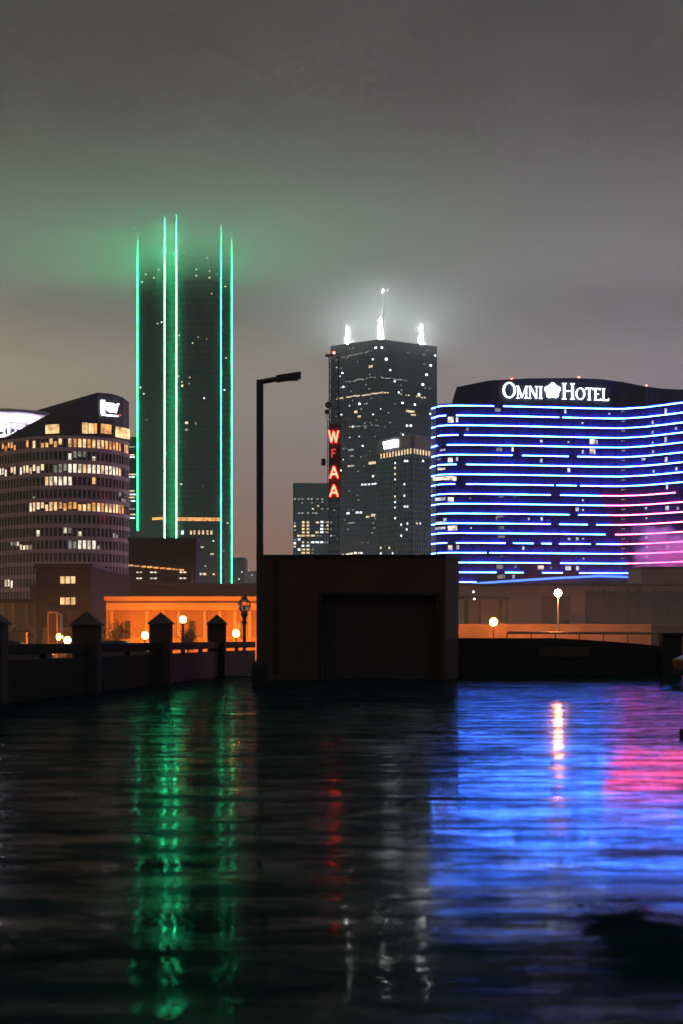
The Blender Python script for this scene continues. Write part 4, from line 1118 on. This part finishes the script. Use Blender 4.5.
# hotel entrance canopy light line
t = thing('entrance_canopy', 'long low canopy edged with blue light at the foot of the hotel', 'canopy', (P(560, 400).x, 400, 0))
cp_ = [P(474, 398), P(520, 394), P(560, 391), P(600, 389), P(646, 392)]
ys = [583.5, 580.3, 577.8, 576, 577.5]
bm = BM()
v = [[bm.verts.new((p.x, p.y + dy, Z(y_, p.y) + dz)) for dy, dz in ((0, -.28), (0, .28), (.6, .28), (.6, -.28))] for p, y_ in zip(cp_, ys)]
for a_, b_ in zip(v, v[1:]):
    for k in range(4):
        bm.faces.new((a_[k], a_[(k + 1) % 4], b_[(k + 1) % 4], b_[k]))
bm.faces.new(v[0]); bm.faces.new(v[-1][::-1]); bmesh.ops.recalc_face_normals(bm, faces=bm.faces[:])
obj('light_strip', bm, 'canopy_led', t)
bm = BM(); add_prism(bm, [Vector((p.x, p.y + .7, 0)) for p in cp_] + [Vector((p.x, p.y + 14, 0)) for p in cp_[::-1]], 11.5, [Z(y_, p.y) + .1 for p, y_ in zip(cp_, ys)] + [Z(y_, p.y) + .1 for p, y_ in zip(cp_[::-1], ys[::-1])]); obj('roof', bm, 'mauve_dark', t)
bm = BM()
for p in cp_: add_box(bm, (p.x, p.y + 6, 5.75), (.6, .6, 11.5))
obj('column', bm, 'concrete', t)

# ================================================================== RIGHT LOW BUILDINGS
t, pth, zt_ = block('convention_hall', 'long low mauve hall in front of the hotel foot', 'building', 452, 720, 300, 586, 40, 'mauve_wall', 0, trim='mauve_dark', th=.5)
bm = BM(); add_pane(bm, pth, 577.5, 0, zt_ - .6, 13 / F * 300, .01, .5); obj('pier', bm, 'mauve_wall', t)
bm = BM(); add_pane(bm, pth, 556, 0, Z(596, 300), 27 / F * 300, .01, .12); obj('bay_door', bm, 'mauve_dark', t)
for px in (592, 604, 616, 628, 640, 655, 670, 685, 700):
    bm = BM(); add_pane(bm, pth, px, 0, zt_ - .5, .5, .01, .3); obj('rib', bm, 'mauve_dark', t)
bm = BM(); add_pane(bm, pth, 652, 0, zt_ - 1.0, 134 / F * 300, .005, .1); obj('cladding', bm, 'mauve_dark', t)
t, pth, zt_ = block('utility_building', 'small plain tan block behind the left of the two right-hand lamps', 'building', 463, 503, 190, 598, 12, 'mauve_wall', 0, trim='mauve_dark', th=.3)
for px in (466, 500):
    bm = BM(); add_pane(bm, pth, px, 0, zt_ - .2, .5, .01, .3); obj('pilaster', bm, 'concrete', t)
t = thing('rooftop_plant_room', 'mauve plant room box standing on the hall roof below the pink steam', 'plant room', (P(664, 318).x, 318, Z(586, 300) + .5))
bm = BM(); a, b = P(641, 312), P(700, 312); zp0 = Z(586, 300) + .52
add_prism(bm, [a, b, b + Vector((0, 14, 0)), a + Vector((0, 14, 0))], zp0, Z(568.5, 312)); obj('wall', bm, 'mauve_wall', t)
bm = BM(); add_prism(bm, [a + Vector((-.2, -.2, 0)), b + Vector((.2, -.2, 0)), b + Vector((.2, 14.2, 0)), a + Vector((-.2, 14.2, 0))], Z(568.5, 312) + .01, Z(568.5, 312) + .4); obj('roof', bm, 'mauve_dark', t)
# orange lit boundary wall
t = thing('boundary_wall', 'long low orange-lit wall behind the right parapet', 'wall', (P(560, 132).x, 132, 0))
a, b = P(450, 132), P(651, 132)
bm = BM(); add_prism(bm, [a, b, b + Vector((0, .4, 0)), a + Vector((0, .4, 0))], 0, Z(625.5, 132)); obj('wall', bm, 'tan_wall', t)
bm = BM(); add_prism(bm, [a + Vector((0, -.06, 0)), b + Vector((.06, -.06, 0)), b + Vector((.06, .46, 0)), a + Vector((0, .46, 0))], Z(625.5, 132) + .01, Z(625.5, 132) + .12); obj('coping', bm, 'tan_trim', t)
t = thing('boundary_wall', 'unlit brown stretch of wall beyond the right end of the orange wall', 'wall', (P(670, 134).x, 134, 0))
a, b = P(652, 134), P(720, 134)
bm = BM(); add_prism(bm, [a, b, b + Vector((0, .4, 0)), a + Vector((0, .4, 0))], 0, Z(625.5, 134)); obj('wall', bm, 'brown_wall', t)
t = thing('guard_rail', 'dark metal guard rail in front of the orange wall on the right', 'railing', (P(590, 118).x, 118, 0))
bm = BM(); a, b = P(507, 118), P(700, 118)
add_beam(bm, (a.x, 118, Z(632.7, 118)), (b.x, 118, Z(633.5, 118)), .11, 6); obj('rail', bm, 'black_metal', t)
bm = BM()
for i in range(9):
    x = lerp(a.x, b.x, i / 8); add_beam(bm, (x, 118.0, 0), (x, 118.0, Z(632.9, 118)), .06, 6)
obj('post', bm, 'black_metal', t)
# dark pipe rack at upper left of the hall
t = thing('pipe_rail', 'dark pipe rail with small white lamps above the tan block beside the shed', 'railing', (P(475, 180).x, 180, 0))
bm = BM(); a, b = P(452, 182), P(509, 182); add_beam(bm, (a.x, 182, Z(597, 182)), (b.x, 182, Z(598, 182)), .18, 6)
for px in (455, 480, 507): add_beam(bm, (P(px, 182).x, 182, 0), (P(px, 182).x, 182, Z(598, 182)), .12, 6)
obj('pipe', bm, 'black_metal', t)
for px, py in ((473.3, 592), (474.2, 599)):
    q = P(px, 181); bm = BM(); add_ball(bm, (q.x, q.y - .2, Z(py, 181)), .13, sub=1); obj('lamp', bm, 'pinlight', t)
    bm = BM(); add_beam(bm, (q.x, 181.3, Z(598.5, 181)), (q.x, 181.3, Z(592, 181)), .05, 5); obj('stem', bm, 'black_metal', t)

# ================================================================== LAMPS
def globe_lamp(label, px, py, d, r, mat, post_mat='black_metal', group=None, name='globe_lamp'):
    q = P(px, d); z = Z(py, d)
    t_ = thing(name, label, 'lamp', (q.x, q.y, 0), group)
    b_ = BM(); add_lathe(b_, (q.x, q.y, 0), [(.16, 0), (.16, .12), (.07, .2), (.055, max(.3, z - r - .12)), (.09, max(.34, z - r - .05)), (.09, z - r + .015)], 12); obj('post', b_, post_mat, t_)
    b_ = BM(); add_ball(b_, (q.x, q.y, z), r, (1, 1, 1.05), 3); obj('globe', b_, mat, t_, smooth=True)
    return t_
g = 'low sodium lamps in front of the orange buildings'
globe_lamp('bright orange lamp at the foot of the brown building, left one of the twin lamps', 59.5, 637, 90, .19, 'sodium', group=g)
globe_lamp('bright orange lamp beside the second capped post, right one of the twin lamps', 67.5, 640.3, 86, .19, 'sodium', group=g)
globe_lamp('bright orange lamp between the second and third capped posts', 145, 635.5, 96.5, .23, 'sodium', group=g)
globe_lamp('bright orange lamp right of the farthest capped post, left of the ornate lamp', 236, 633.5, 96.5, .23, 'sodium', group=g)
globe_lamp('bright orange lamp in front of the small tan block right of the shed', 493.5, 622, 124, .32, 'sodium', group=g)
globe_lamp('softly lit globe on black post between the third and fourth capped posts', 183, 619.5, 76, .19, 'lamp_soft')
t = globe_lamp('orange lamp on tall white pole behind the right parapet', 558, 593, 121, .30, 'sodium_hot', 'white_metal', name='pole_lamp')
# ornate lamp with clear globe
q = P(244.3, 70); t = thing('ornate_lamp', 'black ornate lamp with unlit clear acorn globe between the farthest capped post and the shed', 'lamp', (q.x, q.y, 0))
zg = Z(605.5, 70)
bm = BM(); add_lathe(bm, (q.x, q.y, 0), [(.2, 0), (.2, .25), (.12, .35), (.09, .5), (.075, 1.4), (.1, 1.5), (.075, 1.6), (.07, zg - .95), (.15, zg - .85), (.09, zg - .75), (.1, zg - .6), (.2, zg - .45), (.14, zg - .38), (.17, zg - .31)], 16); obj('post', bm, 'black_metal', t, smooth=True)
bm = BM(); add_lathe(bm, (q.x, q.y, zg), [(.15, -.30), (.26, -.15), (.30, 0), (.28, .14), (.19, .27), (.1, .34)], 18); obj('globe', bm, 'clear', t, smooth=True)
bm = BM(); add_lathe(bm, (q.x, q.y, zg), [(.12, .345), (.16, .36), (.12, .42), (.04, .46), (.05, .52), (.01, .58)], 12)
for k in range(6):
    a_ = k / 6 * 2 * math.pi
    pr = [(.165, -.30), (.275, -.15), (.315, 0), (.295, .14), (.205, .27), (.12, .345)]
    for (r0, z0), (r1, z1) in zip(pr, pr[1:]):
        add_beam(bm, (q.x + r0 * math.cos(a_), q.y + r0 * math.sin(a_), zg + z0), (q.x + r1 * math.cos(a_), q.y + r1 * math.sin(a_), zg + z1), .012, 4)
obj('cage', bm, 'black_metal', t)
bm = BM(); add_lathe(bm, (q.x, q.y, zg), [(.04, -.3), (.05, -.1), (.03, .02)], 8); obj('bulb_holder', bm, 'white_metal', t)
# lit gooseneck pole by the twin lamps
q = P(61, 80); t = thing('utility_pole', 'thin pale pole lit orange above the twin lamps', 'pole', (q.x, q.y, 0))
bm = BM(); add_beam(bm, (q.x, q.y, 0), (q.x, q.y, Z(614, 80)), .07, 8); obj('pole', bm, 'white_metal', t)
bm = BM(); add_beam(bm, (q.x, q.y, Z(614.5, 80)), (q.x - .5, q.y, Z(612.5, 80)), .05, 6); obj('arm', bm, 'white_metal', t)
q = P(52.5, 96); t = thing('notice_board', 'dark upright notice board with pale edge at the porch of the brown building', 'board', (q.x, q.y, 0))
bm = BM(); add_box(bm, (q.x, q.y, (Z(613, 96)) / 2 + .6), (.52, .08, Z(613, 96) - 1.2)); obj('panel', bm, 'brown_wall', t)
bm = BM(); add_box(bm, (q.x, q.y, Z(612.5, 96)), (.6, .14, .1)); add_box(bm, (q.x - .3, q.y, Z(612.5, 96) / 2), (.07, .1, Z(612.5, 96))); add_box(bm, (q.x + .3, q.y, Z(612.5, 96) / 2), (.07, .1, Z(612.5, 96))); obj('frame', bm, 'tan_trim', t)

# shrubs
def shrub(label, px, d, ytop, wd):
    q = P(px, d); h_ = Z(ytop, d)
    t_ = thing('small_tree', label, 'tree', (q.x, q.y, 0), None)
    b_ = BM(); add_beam(b_, (q.x, q.y, 0), (q.x, q.y, h_ * .55), .09, 7, .04)
    for k in range(5):
        a_ = k * 1.3; add_beam(b_, (q.x, q.y, h_ * .35), (q.x + .35 * wd * math.cos(a_), q.y + .35 * wd * math.sin(a_), h_ * .7), .035, 5, .012)
    obj('trunk', b_, 'bark', t_)
    b_ = BM()
    for k in range(900):
        u = random.gauss(0, .34); v_ = random.gauss(0, .34); w2_ = random.gauss(0, .3)
        p_ = Vector((q.x + u * wd * .62, q.y + v_ * wd * .62, h_ * .62 + w2_ * h_ * .42))
        if p_.z > h_ + .1 or p_.z < .25 * h_: continue
        s2 = random.uniform(.05, .11)
        R_ = Matrix.Rotation(random.uniform(0, 6.28), 3, Vector((random.random() - .5, random.random() - .5, random.random() - .5)).normalized())
        vs_ = [b_.verts.new(p_ + R_ @ Vector(c_)) for c_ in ((-s2, 0, 0), (0, -s2 * .5, 0), (s2, 0, 0), (0, s2 * .5, 0))]
        b_.faces.new(vs_)
    obj('crown', b_, 'leaf', t_)
shrub('small dark tree against the left end of the orange warehouse', 118, 93, 617, 1.6)
shrub('small dark shrub behind the softly lit globe lamp', 188, 94, 625, 1.2)
shrub('small dark tree in front of the low tan building at the left edge', 20, 108, 620, 2.2)

# ================================================================== STEAM, CLOUD
def volume_mat(name, build):
    m, nt, out = new_mat(name)
    v = N(nt, 'ShaderNodeVolumePrincipled')
    v.inputs['Color'].default_value = (.97, .98, .98, 1)
    v.inputs['Anisotropy'].default_value = 0.
    build(nt, v)
    nt.links.new(v.outputs[0], out.inputs['Volume'])
    return m
def vol_density(nt, c, r, zramp, peak, nscale, namp, power=1.):
    """soft-edged ellipsoid times a height ramp times slow noise"""
    L = nt.links.new
    g = N(nt, 'ShaderNodeNewGeometry')
    sb = N(nt, 'ShaderNodeVectorMath', operation='SUBTRACT'); sb.inputs[1].default_value = c; L(g.outputs['Position'], sb.inputs[0])
    dv = N(nt, 'ShaderNodeVectorMath', operation='DIVIDE'); dv.inputs[1].default_value = r; L(sb.outputs[0], dv.inputs[0])
    ln = N(nt, 'ShaderNodeVectorMath', operation='LENGTH'); L(dv.outputs[0], ln.inputs[0])
    nz = N(nt, 'ShaderNodeTexNoise'); nz.inputs['Scale'].default_value = nscale; nz.inputs['Detail'].default_value = 3; L(g.outputs['Position'], nz.inputs['Vector'])
    ad = N(nt, 'ShaderNodeMath', operation='MULTIPLY_ADD'); ad.inputs[1].default_value = namp; L(nz.outputs['Fac'], ad.inputs[0]); L(ln.outputs['Value'], ad.inputs[2])
    ra = N(nt, 'ShaderNodeMapRange'); ra.interpolation_type = 'SMOOTHSTEP'
    ra.inputs['From Min'].default_value = .45 + namp / 2; ra.inputs['From Max'].default_value = 1. + namp * .3; ra.inputs['To Min'].default_value = 1; ra.inputs['To Max'].default_value = 0
    L(ad.outputs[0], ra.inputs['Value'])
    val = ra.outputs[0]
    if zramp:
        sp = N(nt, 'ShaderNodeSeparateXYZ'); L(g.outputs['Position'], sp.inputs[0])
        wz = N(nt, 'ShaderNodeMath', operation='MULTIPLY_ADD'); wz.inputs[1].default_value = zramp[2]; L(nz.outputs['Fac'], wz.inputs[0]); L(sp.outputs['Z'], wz.inputs[2])
        z_ = N(nt, 'ShaderNodeMapRange'); z_.inputs['From Min'].default_value = zramp[0] + zramp[2] / 2; z_.inputs['From Max'].default_value = zramp[1] + zramp[2] / 2
        L(wz.outputs[0], z_.inputs['Value'])
        pw = N(nt, 'ShaderNodeMath', operation='POWER'); pw.inputs[1].default_value = zramp[3]; L(z_.outputs[0], pw.inputs[0])
        mu = N(nt, 'ShaderNodeMath', operation='MULTIPLY'); L(val, mu.inputs[0]); L(pw.outputs[0], mu.inputs[1]); val = mu.outputs[0]
    pk = N(nt, 'ShaderNodeMath', operation='MULTIPLY'); pk.inputs[1].default_value = peak; L(val, pk.inputs[0])
    return pk.outputs[0]
def cloud(name, label, c, r, zramp, peak, nscale, namp):
    def bld(nt, v):
        nt.links.new(vol_density(nt, c, r, zramp, peak, nscale, namp), v.inputs['Density'])
    m = volume_mat(name, bld)
    bm_ = BM(); add_box(bm_, c, (r[0] * 2.1, r[1] * 2.1, r[2] * 2.1))
    o_ = obj(name, bm_, m); o_['kind'] = 'stuff'; o_['label'] = label
    return o_
cloud('low_cloud', 'low cloud ceiling glowing green where it swallows the top of the green-lit tower', (-70, 903, 290), (640, 118, 210), (210, 284, 10, 3.0), .15, .010, .25)
cloud('low_cloud', 'pale mist round the lit spires of the centre tower', (40, 1225, 300), (560, 110, 260), (200, 290, 12, 2.0), .013, .012, .25)
c = P(668, 416); cc = (c.x, 415.5, Z(553, 416))
cloud('steam', 'pink lit steam rising in front of the right end of the hotel', cc, (17, 7, 12), None, .14, .16, 1.5)
t = thing('added_steam_lights', 'row of magenta floodlights added behind the plant room to light the steam', 'floodlight', (P(665, 400).x, 400, 0))  # lamp row and its truss are added to colour the steam
for px in (640, 655, 670, 685):
    q = P(px, 402); bm = BM(); add_ball(bm, (q.x, q.y, Z(575, 402)), .75, (1, 1, .5), 2); obj('lens', bm, 'magenta', t)
bm = BM(); a, b = P(636, 402), P(690, 402); add_beam(bm, (a.x, 402, Z(577.5, 402)), (b.x, 402, Z(577.5, 402)), .25, 6)
for px in (638, 664, 688): add_beam(bm, (P(px, 402).x, 402, 0), (P(px, 402).x, 402, Z(577.5, 402)), .2, 6)
obj('truss', bm, 'grey_metal', t)

def bld_mist(nt, v):
    g = N(nt, 'ShaderNodeNewGeometry'); sp_ = N(nt, 'ShaderNodeSeparateXYZ'); nt.links.new(g.outputs['Position'], sp_.inputs[0])
    m_ = N(nt, 'ShaderNodeMapRange'); m_.interpolation_type = 'SMOOTHSTEP'
    for i_, x_ in enumerate((1., 10., .0022, 0.)): m_.inputs[i_ + 1].default_value = x_
    nt.links.new(sp_.outputs['Z'], m_.inputs[0]); nt.links.new(m_.outputs[0], v.inputs['Density'])
mm = volume_mat('added_lamp_mist', bld_mist)
bm = BM(); add_box(bm, (0, 104, 6), (170, 84, 11.9))  # extra mist volume added so the lamps show a glow
tag(obj('added_lamp_mist', bm, mm), 'mist added round the orange street lamps to give them halos', kind='stuff')
mh, nth, outh = new_mat('thin_city_haze')
vh = N(nth, 'ShaderNodeVolumePrincipled'); vh.inputs['Color'].default_value = (.90, .97, 1., 1); vh.inputs['Density'].default_value = .00011
nth.links.new(vh.outputs[0], outh.inputs['Volume'])
bm = BM(); add_box(bm, (0, 690, 199.5), (1700, 1500, 401))
tag(obj('haze', bm, mh), 'thin night haze over the whole city', kind='stuff')

bm = BM(); bmb = BM()  # unseen lamps on posts, added to brighten the cloud base
rs = random.Random(3)
for i in range(90):
    x = rs.uniform(-620, 620); y = rs.uniform(560, 1500)
    if abs(x - (P(185, y).x)) < 45 and 880 < y < 1000 or abs(x - P(383, y).x) < 60 and 1160 < y < 1300: continue
    if y < 900 and abs(x - P(408, y).x) < 40: continue
    b_ = bm if x / y < 0 else bmb
    bmesh.ops.create_icosphere(b_, subdivisions=1, radius=.55, matrix=Matrix.Translation((x, y, 8.2)))
    add_beam(b_, (x, y, 0), (x, y, 7.6), .1, 4)
M['cloud_uplight'] = glow('added_cloud_lamp_yellow', (1., .98, .78), 2100); M['cloud_uplight_b'] = glow('added_cloud_lamp_pink', (1., .86, .98), 2100)  # added lamps tint the cloud differently left and right
tag(obj('added_cloud_lamps', bm, 'cloud_uplight'), 'unseen lamps added behind the left buildings to light the cloud from below', kind='stuff')
tag(obj('added_cloud_lamps', bmb, 'cloud_uplight_b'), 'unseen lamps added behind the hotel to light the cloud from below', kind='stuff')

# ================================================================== WORLD
w = bpy.data.worlds.new('World'); S.world = w; w.use_nodes = True
nt = w.node_tree
for n in list(nt.nodes): nt.nodes.remove(n)
out = nt.nodes.new('ShaderNodeOutputWorld')
tc = nt.nodes.new('ShaderNodeTexCoord')
sp = nt.nodes.new('ShaderNodeSeparateXYZ'); nt.links.new(tc.outputs['Generated'], sp.inputs[0])
def l(r, g, b): 
    f = lambda c: (c / 255 / 12.92) if c / 255 <= .04045 else ((c / 255 + .055) / 1.055) ** 2.4
    return (f(r), f(g), f(b))
cn = nt.nodes.new('ShaderNodeTexNoise'); cn.inputs['Scale'].default_value = 3.0; cn.inputs['Detail'].default_value = 4; nt.links.new(tc.outputs['Generated'], cn.inputs['Vector'])
wv = nt.nodes.new('ShaderNodeMath'); wv.operation = 'MULTIPLY_ADD'; wv.inputs[1].default_value = .06; nt.links.new(cn.outputs['Fac'], wv.inputs[0]); nt.links.new(sp.outputs['Z'], wv.inputs[2])
r = ramp(nt, wv.outputs[0], [(.03, l(142, 101, 88)), (.10, l(136, 106, 97)), (.15, l(136, 121, 119)), (.22, l(146, 140, 133)), (.30, l(132, 134, 128)), (.38, l(104, 107, 101)), (.45, l(68, 72, 66)), (.62, l(72, 78, 76)), (.78, l(112, 120, 120)), (1, l(112, 120, 120))])
# east-west tint
rx = ramp(nt, sp.outputs['X'], [(0, (1, 1, 1))])
mx = nt.nodes.new('ShaderNodeMapRange'); mx.inputs['From Min'].default_value = -.25; mx.inputs['From Max'].default_value = .25; nt.links.new(sp.outputs['X'], mx.inputs['Value'])
tint = ramp(nt, mx.outputs[0], [(0, (1.16, 1.06, .84)), (.5, (1., .99, .98)), (1, (.84, .80, 1.0))])
mul = nt.nodes.new('ShaderNodeMix'); mul.data_type = 'RGBA'; mul.blend_type = 'MULTIPLY'; mul.inputs[0].default_value = 1
nt.links.new(r.outputs[0], mul.inputs[6]); nt.links.new(tint.outputs[0], mul.inputs[7])
bg = nt.nodes.new('ShaderNodeBackground'); nt.links.new(mul.outputs[2], bg.inputs[0]); bg.inputs[1].default_value = 1.
sky = nt.nodes.new('ShaderNodeTexSky'); sky.sky_type = 'NISHITA'; sky.sun_disc = False; sky.sun_elevation = math.radians(-8); sky.sun_rotation = math.radians(200)
bg2 = nt.nodes.new('ShaderNodeBackground'); nt.links.new(sky.outputs[0], bg2.inputs[0]); bg2.inputs[1].default_value = .05
ad = nt.nodes.new('ShaderNodeAddShader'); nt.links.new(bg.outputs[0], ad.inputs[0]); nt.links.new(bg2.outputs[0], ad.inputs[1])
nt.links.new(ad.outputs[0], out.inputs[0])

# ================================================================== CAMERA, RENDER
cam = bpy.data.cameras.new('camera'); co = bpy.data.objects.new('camera', cam); COL.objects.link(co)
co.location = (0, 0, CH); co.rotation_euler = (math.radians(90), 0, 0)
cam.sensor_fit = 'VERTICAL'; cam.sensor_height = 36; cam.lens = 50; cam.shift_y = (HY - 512) / 1024
cam.clip_start = .1; cam.clip_end = 12000
cam.dof.use_dof = True; cam.dof.focus_distance = 420; cam.dof.aperture_fstop = 2.0
S.camera = co
S.render.engine = 'CYCLES'
cy = S.cycles
cy.use_denoising = True
try: cy.denoiser = 'OPENIMAGEDENOISE'
except Exception: pass
cy.max_bounces = 8; cy.diffuse_bounces = 2; cy.glossy_bounces = 4; cy.transmission_bounces = 6; cy.volume_bounces = 2; cy.transparent_max_bounces = 8
cy.sample_clamp_indirect = 6; cy.caustics_reflective = True; cy.caustics_refractive = False
cy.use_light_tree = True
cy.volume_step_rate = 1.2; cy.volume_max_steps = 128
cy.use_adaptive_sampling = True; cy.adaptive_threshold = .05; cy.adaptive_min_samples = 20
S.view_settings.view_transform = 'Standard'; S.view_settings.look = 'None'; S.view_settings.exposure = 0; S.view_settings.gamma = 1
S.view_settings.use_curve_mapping = False
